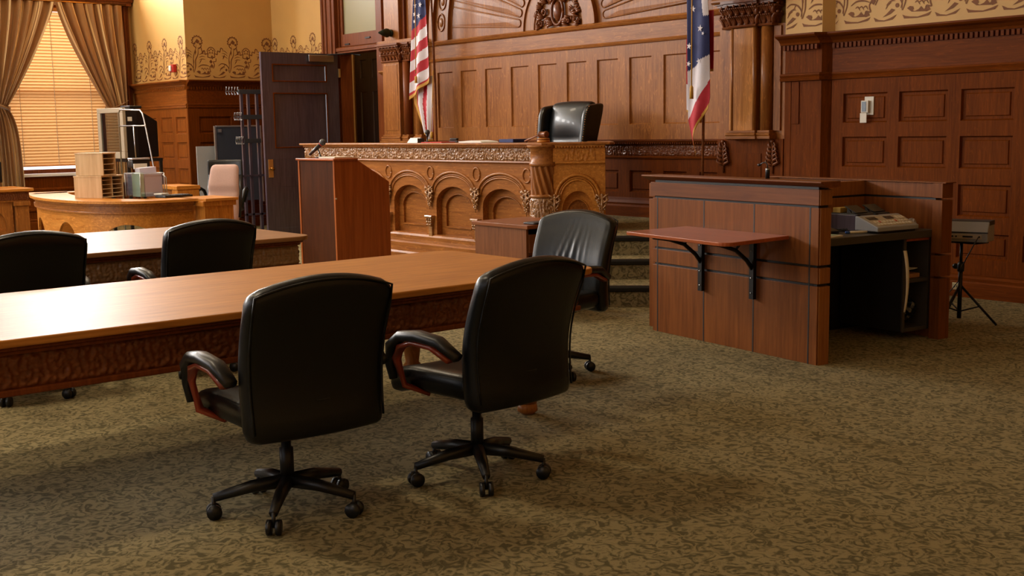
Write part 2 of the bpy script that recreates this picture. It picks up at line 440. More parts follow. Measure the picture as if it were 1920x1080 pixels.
def panel_cell(mb, u0, u1, z0, z1, w, depth=.022, margin=.035):
    mb.keep = True
    """sunk field: bevelled reveal, flat, raised centre"""
    d = w-depth; e = .012
    A = [(u0, w, z0), (u1, w, z0), (u1, w, z1), (u0, w, z1)]
    B = [(u0+e, d, z0+e), (u1-e, d, z0+e), (u1-e, d, z1-e), (u0+e, d, z1-e)]
    m = margin
    C_ = [(u0+m, d, z0+m), (u1-m, d, z0+m), (u1-m, d, z1-m), (u0+m, d, z1-m)]
    m2 = margin+.008; d2 = d+(.009 if margin < .045 else .0)
    D = [(u0+m2, d2, z0+m2), (u1-m2, d2, z0+m2), (u1-m2, d2, z1-m2), (u0+m2, d2, z1-m2)]
    V = A+B+C_+D; F = []
    for r in range(3):
        for k in range(4): F.append((r*4+k, r*4+(k+1) % 4, (r+1)*4+(k+1) % 4, (r+1)*4+k))
    F.append((12, 13, 14, 15))
    mb.add(V, F); mb.keep = False
def grid_panels(mb, u0, u1, z0, z1, cols, rows, w, back=0, depth=.022, margin=.035):
    """stile-and-rail face at depth w with sunk panels at cols x rows"""
    mb.keep = True
    us = [u0]+[c for p in cols for c in p]+[u1]; zs = [z0]+[c for p in rows for c in p]+[z1]
    for i in range(len(us)-1):
        for j in range(len(zs)-1):
            if us[i+1]-us[i] < 1e-5 or zs[j+1]-zs[j] < 1e-5: continue
            if i % 2 == 1 and j % 2 == 1: panel_cell(mb, us[i], us[i+1], zs[j], zs[j+1], w, depth, margin); mb.keep = True
            else: mb.add([(us[i], w, zs[j]), (us[i+1], w, zs[j]), (us[i+1], w, zs[j+1]), (us[i], w, zs[j+1])], [(0, 1, 2, 3)])
    for (a, b) in ((u0, u0), (u1, u1)):
        mb.add([(a, back, z0), (a, w, z0), (a, w, z1), (a, back, z1)], [(0, 1, 2, 3)])
    mb.add([(u0, back, z1), (u1, back, z1), (u1, w, z1), (u0, w, z1)], [(0, 1, 2, 3)]); mb.keep = False

ROWS = [(.335, .553), (.695, .965), (1.10, 1.375), (1.503, 1.77)]
CROWN = [(0, 2.24), (.02, 2.24), (.028, 2.26), (.06, 2.29), (.095, 2.305), (.11, 2.32), (.11, 2.335), (0, 2.335)]
BELT = [(0, 1.9), (.028, 1.905), (.034, 1.925), (.024, 1.935), (.034, 1.955), (.028, 1.97), (0, 1.975)]
BASE = [(0, 0), (.05, 0), (.05, .125), (.04, .14), (.045, .165), (.03, .185), (.032, .2), (0, .21)]
def wainscot(par, fr, u0, u1, cols, out=.03, mz='red_z', mx='red_x', u0e=0, u1e=0):
    mb = MB(fr); grid_panels(mb, u0, u1, .2, 1.9, cols, ROWS, out, -.002)
    mb.build('panelling', mz, par)
    mb = MB(fr); mb.mould(u0, u1, BASE); mb.build('skirting', mx, par)
    mb = MB(fr); mb.box(u0, u1, -.002, out, 1.97, 2.24); mb.mould(u0, u1, [(w+.012, z) for w, z in BELT]); mb.build('belt_board', mx, par)
    mb = MB(fr); mb.mould(u0-u0e, u1+u1e, [(w+(.02 if w > 0 else 0), z) for w, z in CROWN])
    n = int((u1-u0)/.045)
    for k in range(n):
        c = u0+(k+.5)*(u1-u0)/n; mb.box(c-.013, c+.013, .028, .052, 2.19, 2.235)
    mb.build('dentil_cornice', mx, par)

def stencil(par, fr, u0, u1, pitch=.6, H=.68, z0=2.335, w=.0015, phase=0.0):
    """painted acanthus border: brown shapes and strokes on the plaster"""
    from mathutils.geometry import tessellate_polygon
    g = MB(fr); g.keep = True; cnt = [0]
    def put(P, tris):
        cnt[0] += 1; ww = .002+.00012*(cnt[0] % 11)
        g.add([(a, ww, b) for a, b in P], tris)
    def ok(P):
        if max(p[0] for p in P) <= u0+.004 or min(p[0] for p in P) >= u1-.004: return False
        P[:] = [(max(u0+.001, min(u1-.001, a)), b) for a, b in P]; return True
    def shape(pts, cu):
        P = [(cu+x*pitch, z0+y*H) for x, y in pts]
        if not ok(P): return
        T = tessellate_polygon([[Vector((a, b, 0)) for a, b in P]])
        put(P, [tuple(t) for t in T])
    def stroke(pts, cu, wd=.011, taper=True):
        V = [Vector((cu+x*pitch, z0+y*H)) for x, y in pts]
        S = []
        for i in range(len(V)-1):
            a = V[max(i-1, 0)]; b = V[i]; c = V[i+1]; d = V[min(i+2, len(V)-1)]
            for k in range(5):
                t = k/5; S.append(.5*((2*b)+(-a+c)*t+(2*a-5*b+4*c-d)*t*t+(-a+3*b-3*c+d)*t**3))
        S.append(V[-1]); n = len(S); P = []
        for i, p in enumerate(S):
            t = (S[min(i+1, n-1)]-S[max(i-1, 0)]); t = t.normalized() if t.length > 1e-9 else Vector((1, 0))
            h = wd*.72*(math.sin(PI*(.12+.8*i/(n-1))) if taper else 1)
            P += [(p.x-t.y*h, p.y+t.x*h), (p.x+t.y*h, p.y-t.x*h)]
        if ok(P): put(P, [(2*i, 2*i+1, 2*i+3, 2*i+2) for i in range(n-1)])
    def dot(x, y, r, cu): shape([(x+r*math.cos(2*PI*k/12), y+r*.9*math.sin(2*PI*k/12)) for k in range(12)], cu)
    N = int((u1-u0)/pitch)+3
    for i in range(-2, N):
        cu = u0+(i+phase)*pitch
        shape([(.0, .115), (.05, .095), (.13, .082), (.25, .072), (.38, .098), (.47, .125), (.42, .075), (.25, .056), (.03, .062)], cu)
        shape([(-.48, .11), (-.40, .075), (-.30, .062), (-.2, .085), (-.09, .125), (-.16, .065), (-.30, .048), (-.45, .055)], cu)
        shape([(.07, .19), (.12, .215), (.17, .205), (.185, .175), (.165, .155), (.2, .145), (.26, .165), (.30, .2), (.37, .13), (.26, .135), (.15, .14)], cu)
        shape([(-.33, .10), (-.26, .145), (-.18, .205), (-.12, .185), (-.2, .135)], cu); dot(-.09, .24, .032, cu)
        shape([(.33, .15), (.42, .2), (.45, .145), (.385, .125)], cu)
        for yy, dx in ((.32, .0), (.42, -.02), (.52, .02)):
            shape([(.5+dx-.045, yy), (.5+dx, yy+.05), (.5+dx+.05, yy+.005), (.5+dx+.01, yy-.045)], cu)
        shape([(.0, .34), (.018, .4), (.01, .47), (-.008, .4)], cu); shape([(.15, .36), (.2, .41), (.25, .49), (.185, .43)], cu)
        shape([(-.18, .47), (-.13, .53), (-.12, .6), (-.165, .54)], cu); shape([(.06, .56), (.085, .63), (.07, .7), (.045, .63)], cu); shape([(.2, .58), (.27, .6), (.31, .66), (.24, .63)], cu)
        stroke([(-.31, .33), (-.22, .38), (-.1, .36), (-.02, .28), (-.01, .17)], cu); stroke([(0, .17), (.05, .3), (.06, .45), (.13, .58), (.14, .74)], cu)
        stroke([(-.03, .2), (.0, .33), (.0, .5), (.07, .7), (.1, .8)], cu, .008); stroke([(.12, .29), (.22, .34), (.35, .34), (.45, .31)], cu); stroke([(-.27, .25), (-.2, .3), (-.12, .3)], cu, .008)
        for k in range(3):
            stroke([(.2+.07*k, .25+.0*k), (.24+.07*k, .27), (.28+.07*k, .22)], cu, .008); stroke([(-.28+.06*k, .2+.06*k), (-.24+.06*k, .26+.05*k), (-.19+.06*k, .28+.04*k)], cu, .007)
            stroke([(.16, .45+.06*k), (.24, .48+.06*k), (.33, .47+.06*k)], cu, .007); stroke([(-.04, .5+.06*k), (-.12, .55+.06*k), (-.2, .56+.06*k)], cu, .007)
        # serrated leaf outlines
        stroke([(.37, .13), (.385, .2), (.46, .19), (.44, .27), (.5, .36)], cu, .009, False)
        for sgn in (1, -1):
            z_ = [(.48, .5), (.40, .52), (.41, .6), (.33, .58), (.32, .67), (.25, .64), (.22, .74), (.16, .7)]
            for a, b in zip(z_[:-1], z_[1:]): stroke([(sgn*a[0], a[1]), ((sgn*(a[0]+b[0])/2), (a[1]+b[1])/2+.008), (sgn*b[0], b[1])], cu, .010, False)
        stroke([(-.46, .27), (-.42, .35), (-.45, .42), (-.38, .43), (-.37, .5)], cu, .009, False)
        # small flower between units, large flower on the stalk
        for k in range(5):
            t = 2*PI*k/5+.3; dot(-.5+.055*math.cos(t), .66+.045*math.sin(t), .021, cu)
        stroke([(-.58, .6), (-.61, .67), (-.56, .73), (-.5, .75), (-.44, .73), (-.39, .67), (-.42, .6)], cu, .009, False)
        for k in range(9):
            a0, a1 = PI*(-.15+1.3*k/9), PI*(-.15+1.3*(k+1)/9); am = (a0+a1)/2; R_ = .115
            stroke([(.12+R_*math.cos(a0), .87+R_*math.sin(a0)*.9), (.12+R_*1.3*math.cos(am), .87+R_*1.3*math.sin(am)*.9), (.12+R_*math.cos(a1), .87+R_*math.sin(a1)*.9)], cu, .010, False)
        shape([(.06, .86), (.12, .93), (.19, .88), (.16, .82), (.10, .84)], cu); shape([(.05, .79), (.08, .83), (.06, .86), (.02, .83)], cu); shape([(.2, .78), (.17, .82), (.2, .85), (.235, .82)], cu)
        stroke([(.1, .72), (.03, .77), (.02, .83)], cu); stroke([(.15, .72), (.22, .75), (.24, .81)], cu)
    g.build('stencil_border', 'stencil', par, recalc=False)
# ------------------------------------------------------------------ light levels
CAMR = ((0.6392668818918201, -0.09364265500514898, 0.7632620171866906), (0.7688028619422673, 0.09942656622903527, -0.6317092031918501), (-0.016733594523847574, 0.990628795811776, 0.13555285213827684))
SKY = 2.0
LW = [85, 560, 420, 220, 10, 2, 2, 15, 80]
EXPO = -0.1
# =================================================================== ROOM
YB = 9.35; XL = -19.4; YC = 7.85; XP = -17.3; ZC = 6.0; XR = 3.2; YN = -7.2
# ---- floor
f = MB().box(XL-.3, XR+.3, YN-.3, YB, -.2, 0).build('floor', 'carpet'); f['kind'] = 'structure'; f['label'] = 'mottled tan carpet floor of the courtroom'
c = MB().box(XL-.3, XR+.3, YN-.3, YB+2, ZC, ZC+.2).build('ceiling', 'ceiling'); c['kind'] = 'structure'

# ---- carpeted steps up to the bench (canted at 45 degrees)
st = struct('floor_platform', 'carpeted steps rising beside the judge bench')
lines = [(13.78, .17, 0), (14.476, .34, .17), (15.04, .51, .34)]
def step_poly(k, xr=-6.35, inset=0):
    C0 = k-inset
    xl = {13.78: -7.3, 14.476: -7.68, 15.04: -7.98}[k]
    x2, y2 = xl, xl+k
    return [(x2, y2), (xr, xr+k), (xr, YB-.005), (-13.2, YB-.005), (-13.2, 7.86), (-8.6, 7.86), (x2-.28, y2+.28)]
for k, zt, zb in lines:
    P = step_poly(k)
    mb = MB().prism(P, zb, zt)
    mb.build('step', 'carpet', st)
    # black rubber nosing: bull-nosed strip along the visible front edges
    (xa, ya), (xb, yb) = P[0], P[1]
    L = math.hypot(xb-xa, yb-ya)
    fr = frame(xa, ya, math.atan2(yb-ya, xb-xa))
    prof = [(0, zt-.045), (.012, zt-.045), (.02, zt-.035), (.022, zt-.012), (.014, zt+.003), (-.03, zt+.005), (-.03, zt+.001), (0, zt)]
    MB(fr).mould(0, L, prof).build('stair_nosing', 'plastic', st)

# ---- walls
def wall(name, mb, mat='wall_yellow'):
    o = mb.build(name, mat); o['kind'] = 'structure'; return o
wb = MB()
DX0, DX1, DZ = -15.27, -14.17, 2.65
wb.box(XL-.3, DX0, YB, YB+.25, 0, ZC); wb.box(DX0, DX1, YB, YB+.25, 3.9, ZC); wb.box(DX1, XR+.3, YB, YB+.25, 0, ZC)
wall_back = wall('wall_back', wb)
wall_corner = wall('wall_corner', MB().box(XL-.3, XP, YC, YB, 0, ZC))
WINS = [(5.72, 7.42), (2.9, 4.6), (.1, 1.8), (-2.7, -1.0), (-5.6, -3.9)]
wl = MB(); edges = [YN-.3]+[e for w in sorted(WINS) for e in w]+[YC]
for i in range(0, len(edges), 2): wl.box(XL-.3, XL, edges[i], edges[i+1], 0, ZC)
for (a, b) in WINS: wl.box(XL-.3, XL, a, b, 0, .9); wl.box(XL-.3, XL, a, b, 3.62, 3.95); wl.box(XL-.3, XL, a, b, 5.5, ZC)
wall_left = wall('wall_left', wl)
NW = [(-17.4, -15.4), (-13.4, -11.4), (-9.4, -7.4), (-5.4, -3.4), (-1.4, .6)]
wn = MB(); edges = [XL-.3]+[e for w in NW for e in w]+[XR+.3]
for i in range(0, len(edges), 2): wn.box(edges[i], edges[i+1], YN-.3, YN, 0, ZC)
for (a, b) in NW: wn.box(a, b, YN-.3, YN, 0, 1.0); wn.box(a, b, YN-.3, YN, 5.2, ZC)
wall_near = wall('wall_near', wn)
wall_right = wall('wall_right', MB().box(XR, XR+.3, YN, YB, 0, ZC))

FB = frame(0, YB, 0)              # back wall: u = X, w = distance into the room
# right part of the back wall: short projecting pier, then recessed panelling
RC = [(-6.414, -5.954)] + [(-5.836+.589*k, -5.37+.589*k) for k in range(15)]
fr_pier = frame(0, YB-.09, 0)
pr = MB(FB); pr.prism([(-7.03, 0), (-7.03, .09), (-6.615, .09), (-6.54, 0)], 0, 4.3, 'z')
t3 = pr.build('trim_3', 'red_z'); t3['kind'] = 'structure'
up = MB(FB); up.prism([(-7.03, 0), (-7.03, .092), (-6.614, .092), (-6.538, 0)], 2.33, ZC-.002, 'z'); up.build('plaster', 'wall_yellow', t3)
wainscot(wall_back, FB, -6.54, XR-.001, RC, out=.03)
mb = MB(FB)
for (pf) in (BASE, [(w+.012, z) for w, z in BELT], [(w+.02 if w > 0 else 0, z) for w, z in CROWN]):
    mb.mould(-7.06, -6.61, [(w+.09, z) for w, z in pf])
    P0 = [(-6.61, .09), (-6.535, .0)]
    vs = []
    for (ux, wx) in P0: vs += [(ux, wx+w, z) for w, z in pf]
    n = len(pf); mb.add(vs, [(i, (i+1) % n, n+(i+1) % n, n+i) for i in range(n)])
for k in range(9):
    cu = -7.03+.045*(k+.5); mb.box(cu-.013, cu+.013, .11, .142, 2.19, 2.235)
mb.build('moulding', 'red_x', t3)
mb = MB(FB); mb.box(-6.94, -6.86, .09, .10, 1.5, 1.895); mb.box(-7.0, -6.955, .09, .094, .2, 1.9); mb.build('cover_strip', 'red_z', t3, bevel=.002)
stencil(wall_back, FB, -6.535, -3.0, z0=2.36, w=.002, phase=.15)
stencil(t3, frame(0, YB-.093, 0), -7.02, -6.62, z0=2.36, phase=.3, w=.002)
# left part of the back wall around the door
wainscot(wall_back, FB, XP+.002, -15.65, [(-17.2, -16.9), (-16.75, -16.35), (-16.2, -15.75)], out=.03)
wainscot(wall_back, FB, -14.02, -13.79, [(-13.985, -13.82)], out=.03, mz='oak_z', mx='oak_x')
stencil(wall_back, FB, XP+.01, -15.66, z0=2.335)
stencil(wall_back, FB, -14.02, -13.0, z0=2.335, phase=.3)
# pier in the corner: one face looks to -Y, the other to +X
FC = frame(0, YC, 0); FP = frame(XP, 0, PI/2)
wainscot(wall_corner, FC, XL+.05, XP, [(-18.98, -18.50), (-18.32, -17.87), (-17.74, -17.36)], u1e=.0, mz='red_lit_z', mx='red_lit_x')
wainscot(wall_corner, FP, YC-.03, YB-.03, [(8.0, 8.55), (8.68, 9.2)])
stencil(wall_corner, FC, XL+.05, XP, z0=2.335)
stencil(wall_corner, FP, YC, YB, z0=2.335, phase=.2)
# left wall: plain boarding below the windows
FL = frame(XL, 0, PI/2)
mb = MB(FL); mb.box(YN, YC, 0, .02, .2, .86); mb.mould(YN, YC, BASE)
mb.mould(YN, YC, [(.02, .62), (.05, .63), (.055, .66), (.03, .68), (.02, .68)]); mb.mould(YN, YC, [(.02, .3), (.045, .31), (.045, .34), (.02, .36)])
bl = mb.build('baseboard_left', 'red_z'); bl['kind'] = 'structure'
mb = MB(frame(XR, 0, -PI/2)); mb.mould(-YB, -YN, BASE); bl = mb.build('baseboard_right', 'red_z'); bl['kind'] = 'structure'
mb = MB(frame(0, YN, PI)); mb.mould(-XR, -XL, BASE); bl = mb.build('baseboard_near', 'red_z'); bl['kind'] = 'structure'

# ---- windows
def window_left(n, a, b, full):
    w = struct('window_%d' % n, 'tall timber window with wooden blinds in the left wall' if n == 1 else None)
    mb = MB(FL)
    for (p, q) in ((a-.04, a+.05), (b-.05, b+.04)):
        mb.box(p, q, -.28, -.2, .9, 3.62); mb.box(p, q, -.28, -.2, 3.95, 5.5)
    for z in (.9, 2.2, 3.55, 3.95, 5.42): mb.box(a, b, -.27, -.21, z, z+.07)
    mb.box((a+b)/2-.02, (a+b)/2+.02, -.26, -.22, 3.95, 5.5)
    mb.build('window_frame', 'case_z', w, bevel=.004)
    mb = MB(FL); mb.box(a+.04, b-.04, -.245, -.24, .95, 3.6); mb.box(a+.04, b-.04, -.245, -.24, 4.0, 5.45); mb.build('pane', 'glass', w)
    mb = MB(FL); mb.box(a-.02, b+.02, -.2, .06, .86, .905); mb.build('window_sill', 'white_paint', w, bevel=.006)
    # blinds
    mb = MB(FL); z = 1.06
    while z < 3.5:
        t = random.uniform(-.03, .03)
        ang = .98+t; dy, dz = .036*math.cos(ang), .036*math.sin(ang)
        mb.add([(a+.03, -.12-dy, z-dz), (b-.03, -.12-dy, z-dz), (b-.03, -.12-dy*.2, z-dz*.05+.002), (a+.03, -.12-dy*.2, z-dz*.05+.002),
                (b-.03, -.12+dy, z+dz), (a+.03, -.12+dy, z+dz)], [(0, 1, 2, 3), (3, 2, 4, 5)])
        z += .05
    mb.box(a+.03, b-.03, -.145, -.10, 1.02, 1.045); mb.box(a+.02, b-.02, -.15, -.09, 3.5, 3.56)
    mb.build('wooden_blind', 'blind', w, recalc=False)
    mb = MB(FL)
    for c in (a+.28, (a+b)/2-.02, b-.28): 
        mb.tube([(c, -.095, 1.04), (c, -.095, 3.5)], .004, 5); mb.tube([(c+.02, -.145, 1.04), (c+.02, -.145, 3.5)], .003, 5)
    mb.build('blind_cord', 'cream_plastic', w)
    # casing with reeded pilasters and head
    mb = MB(FL)
    for (p, q, s) in ((a-.38, a-.02, -1), (b+.02, b+.38, 1)):
        mb.box(p, q, 0, .05, 0, 5.6); 
        for k in range(3):
            c = lerp(p, q, (k+.7)/3.4); mb.lathe([(.035, .2), (.035, 5.5)], c, .05, 12)
    mb.build('casing', 'case_z', w, bevel=.004)
    mb = MB(FL); mb.box(a-.4, b+.4, 0, .16, 3.62, 3.92); mb.mould(a-.42, b+.42, [(0, 3.66), (.18, 3.68), (.2, 3.72), (.2, 3.9), (.24, 3.94), (.24, 3.97), (0, 3.97)])
    mb.build('window_head', 'case_z', w)
    return w
for i, (a, b) in enumerate(WINS): window_left(i+1, a, b, i == 0)
for i, (a, b) in enumerate(NW):
    w = struct('window_%d' % (i+6)); FN = frame(0, YN, PI)
    mb = MB(FN)
    for u in (-a-.05, -(a+b)/2-.03, -b): mb.box(u, u+.06, -.24, -.18, 1.0, 5.2)
    for z in (1.0, 2.3, 3.6, 5.14): mb.box(-b, -a, -.23, -.19, z, z+.06)
    mb.build('window_frame', 'case_z', w)
    mb = MB(FN); mb.box(-b, -a, -.2, .05, .96, 1.0); mb.build('window_sill', 'white_paint', w)

# ---- curtains of the visible window (and the next one along, seen in reflections only)
def drape(par, side, a, b, ztop=3.62, ztie=1.96, zbot=.72):
    """side -1: gathered to the a-edge, +1: gathered to the b-edge"""
    mid = (a+b)/2
    nu, nz = 90, 60
    vs = []; us = []
    for j in range(nz+1):
        z = lerp(ztop, zbot, j/nz)
        if z > ztie:
            t = (ztop-z)/(ztop-ztie); outer0 = a-.22 if side < 0 else b+.22
            inner = lerp(mid-.0*side, (a+.0 if side < 0 else b-.12), (1-(1-t)**1.0)**1.22)
            outer = lerp(outer0, outer0+.0*side, t)
            amp = lerp(.055, .04, t)
        else:
            t = (ztie-z)/(ztie-zbot); q = 1-math.exp(-5*t)
            outer = (a-.22 if side < 0 else b+.22)-.0
            i0 = (a+.0 if side < 0 else b-.12)
            inner = lerp(i0, i0-side*.18, q) if side < 0 else lerp(i0, i0-.02, q)
            amp = .035
        for i in range(nu+1):
            s = i/nu
            u = lerp(outer, inner, s)
            ph = s*2*PI*6.5
            tt = min(1, max(0, (ztop-z)/(ztop-ztie)))
            w = .17+amp*math.sin(ph+.6*math.sin(3*z+s*5))+.018*math.sin(ph*2.3+z*2)
            u += .012*math.sin(ph*1.0+1.5)
            if abs(z-ztie) < .06: w = .17+(w-.17)*.5
            vs.append((u, w, z)); us.append(s*1.0)
    fs = [(j*(nu+1)+i, j*(nu+1)+i+1, (j+1)*(nu+1)+i+1, (j+1)*(nu+1)+i) for j in range(nz) for i in range(nu)]
    mb = MB(FL); mb.add(vs, fs, True)
    o = mb.build('drape_panel', 'drape', par, recalc=False)
    at_ = o.data.attributes.new('cloth_u', 'FLOAT', 'POINT')
    at_.data.foreach_set('value', us)
    # tie-back
    mb = MB(FL)
    o0, i0 = (a-.24, a+.03) if side < 0 else (b+.24, b-.15)
    pts = [(o0, .1, ztie+.1), (lerp(o0, i0, .4), .245, ztie+.03), (lerp(o0, i0, .8), .25, ztie-.02), (i0, .19, ztie-.03), (lerp(o0, i0, .8), .1, ztie+.0)]
    mb.tube(pts, 1, 8, flat=(.012, .05), up=(0, 1, .2)); tb = mb.build('tie_back', 'drape', par)
cur = thing('curtain', 'taupe striped curtain tied back left of the wooden blind', 'curtain', group='tied back window curtains')
drape(cur, -1, *WINS[0])
cur = thing('curtain', 'taupe striped curtain tied back right of the blind, beside the wood casing', 'curtain', group='tied back window curtains')
drape(cur, 1, *WINS[0])
cr = MB(FL); cr.tube([(WINS[0][0]-.3, .17, 3.635), (WINS[0][1]+.3, .17, 3.635)], .014, 8)
tag(cr.build('curtain_rail', 'brass'), 'thin curtain rail under the window head above both drapes', 'rail')

# ---- door opening, transom, corridor
d1 = struct('door_1', 'tall doorway with transom, dark oak door standing open')
mb = MB(FB)
mb.box(-15.66, DX0, -.01, .06, 0, 4.1); mb.box(DX1, -14.02, -.01, .05, 0, 4.1)
mb.box(DX0-.03, DX1+.03, -.01, .05, 3.85, 4.1)
for u in (-15.6, -15.5, -15.36): mb.lathe([(.022, 0), (.022, 4.0)], u, .06, 10)
mb.build('casing', 'case_z', d1, bevel=.004)
mb = MB(FB); mb.box(DX0, DX1, -.2, .03, DZ, DZ+.09); mb.mould(DX0, DX1, [(.03, DZ+.02), (.05, DZ+.03), (.05, DZ+.07), (.03, DZ+.09)])
mb.box(DX0, DX0+.04, -.2, .0, 0, 3.9); mb.box(DX1-.04, DX1, -.2, .0, 0, 3.9); mb.build('door_jamb', 'case_z', d1, bevel=.003)
mb = MB(FB); mb.box(DX0+.04, DX1-.04, -.08, -.02, 2.75, 2.93); mb.box(DX0+.04, DX1-.04, -.08, -.02, 3.78, 3.88)
mb.box(DX0+.04, DX0+.1, -.08, -.02, 2.93, 3.78); mb.box(DX1-.1, DX1-.04, -.08, -.02, 2.93, 3.78)
tr = mb.build('transom_sash', 'case_z', d1, bevel=.004)
MB(FB).box(DX0+.1, DX1-.1, -.06, -.05, 2.93, 3.78).build('transom_glass', 'frosted', d1)
mb = MB(FB); mb.box(-14.55, -14.42, -.02, -.005, 2.83, 2.85); mb.box(-15.1, -14.98, -.02, -.005, 2.77, 2.79); mb.build('transom_latch', 'black_metal', d1)
# leaf, hinged on the left jamb, folded back towards the room: face towards +X
leaf_fr = frame(-15.25, 0, PI/2)   # u = Y, w = +X
H0, H1 = 8.035, 9.30
leaf = struct('door_2', 'dark brown panelled door standing open, brass knob plate')
mb = MB(leaf_fr)
grid_panels(mb, H0, H1, .01, 2.645, [(8.21, 9.09)], [(1.29, 2.06), (2.24, 2.47)], .025, 0, depth=.018, margin=.05)
mb.build('door_face', 'door_dark', leaf)
mb = MB(leaf_fr); grid_panels(mb, H0+.0005, H1-.0005, .0105, 1.28, [(8.2, 8.58), (8.7, 9.09)], [(.12, .72), (.86, 1.12)], .0262, 0, depth=.018, margin=.05)
mb.build('door_lower_panels', 'door_dark', leaf)
mb = MB(leaf_fr); mb.box(H0, H1, -.022, 0, .01, 2.645); mb.build('door_core', 'door_dark', leaf)
mb = MB(leaf_fr)
for z0, z1 in ((1.29, 2.06), (2.24, 2.47)):
    for (p, q, r, s_) in ((8.20, 9.10, z0-.012, z0+.006), (8.20, 9.10, z1-.006, z1+.012), (8.20, 8.218, z0, z1), (9.082, 9.10, z0, z1)):
        mb.box(p, q, .024, .036, r, s_)
mb.build('bead', 'red_z', leaf, bevel=.003)
mb = MB(leaf_fr); mb.box(8.075, 8.155, .026, .032, .86, 1.12); kp = mb.build('lock_plate', 'brass_pale', leaf, bevel=.003)
mb = MB(leaf_fr); mb.lathe([(.012, 0), (.012, .03), (.022, .035), (.03, .05), (.028, .065), (.0, .072)], 8.115, .03, 16, axis='y', cz=.985)
mb.build('door_knob', 'brass', kp)
mb = MB(leaf_fr); mb.box(8.78, 9.2, .03, .085, 2.52, 2.62); dc = mb.build('door_closer', 'chrome', leaf, bevel=.006)
mb = MB(leaf_fr); mb.tube([(9.1, .07, 2.63), (9.45, .14, 2.65), (9.34, .6, 2.6)], .01, 6); mb.build('closer_arm', 'black_metal', dc)
mb = MB(leaf_fr)
for z in (.4, 1.2, 2.3): mb.box(H1-.004, H1+.03, .0, .05, z, z+.13)
mb.build('hinge', 'brass_pale', leaf, bevel=.003)
# corridor
co = struct('wall_corridor', None)
mb = MB(); mb.box(-16.2, -13.2, 11.0, 11.2, 0, 4.2); mb.box(-16.4, -16.2, YB+.25, 11.2, 0, 4.2); mb.box(-13.2, -13.0, YB+.25, 11.2, 0, 4.2)
mb.box(-16.4, -13.0, YB+.25, 11.2, 4.2, 4.3); mb.build('corridor_plaster', 'wall_yellow', co)
mb = MB(); mb.box(-16.4, -13.0, YB, 11.2, -.1, -.001); mb.build('corridor_floor', 'carpet', co)
mb = MB(); mb.box(-13.9, -13.22, 10.985, 11.0, 1.42, 1.56); mb.build('black_rail_band', 'black_metal', co)
d3 = struct('door_3', 'dark panelled inner door seen through the doorway')
mb = MB(frame(0, 10.9, 0)); grid_panels(mb, -17.2, -15.72, 0, 3.3, [(-17.05, -16.65), (-16.55, -15.9)], [(.2, 1.1), (1.3, 2.3), (2.45, 2.75)], .0, -.05, depth=.018, margin=.05)
mb = MB(frame(0, 10.2, 0)); grid_panels(mb, -16.15, -14.93, 0, 3.0, [(-16.0, -15.82), (-15.66, -15.16)], [(.2, 1.1), (1.3, 2.12), (2.33, 2.62)], .02, -.03, depth=.018, margin=.05)
mb.box(-16.15, -14.93, -.03, 0, 0, 3.0); mb.build('door_face', 'door_dark', d3)

# =================================================================== judge wall (oak)
jw = struct('trim_1', 'oak panelled wall with carved sunburst behind the judge bench')
CW = [(-12.745+.51*k, -12.745+.51*k+.335) for k in range(10)]
X0, X1 = -12.93, -7.80
mb = MB(FB); grid_panels(mb, X0, X1, 1.36, 2.40, CW, [(1.525, 2.255)], .03, -.002, depth=.02, margin=.05)
mb.build('tall_panels', 'oak_z', jw)
# thin applied bead around each tall panel
mb = MB(FB)
mb.mould(X0, X1, [(.03, 2.395), (.05, 2.4), (.055, 2.415), (.04, 2.43), (.03, 2.44)]); mb.box(X0, X1, -.002, .032, 2.40, 2.62)
mb.mould(X0, X1, [(.03, 2.6), (.06, 2.61), (.07, 2.625), (.05, 2.635), (.06, 2.65), (.05, 2.665), (0, 2.67)])
mb.build('frieze_board', 'oak_x', jw)
mb = MB(FB); LC = [(a, b) for a, b in CW]
grid_panels(mb, X0, X1, .72, 1.17, LC, [(.78, 1.02)], .03, -.002, depth=.02, margin=.03); mb.build('lower_panels', 'red_z', jw)
mb = MB(FB); mb.mould(X0, X1, [(0, .51), (.06, .51), (.06, .62), (.045, .64), (.05, .66), (.035, .69), (.03, .72), (0, .72)])
mb.mould(X0, X1, [(.0, 1.15), (.045, 1.155), (.05, 1.17), (.035, 1.18), (0, 1.185)])
mb.mould(X0, X1, [(0, 1.30), (.05, 1.305), (.075, 1.33), (.085, 1.345), (.085, 1.36), (0, 1.362)]); mb.build('ledge_moulding', 'red_x', jw)
mb = MB(FB); cv = carving(.24, 1.18, 1.30, .022); mb.field(X0, X1, 1.18, 1.30, lambda u, z: .022+cv(u, z), 620, 16); mb.build('carved_frieze', 'carved_dark', jw)
mb = MB(FB); n = 160
for k in range(n): 
    u = lerp(X0, X1, (k+.5)/n); mb.ball(u, .07, 1.318, .011, n=6, m=4)
mb.build('bead_row', 'red_x', jw)
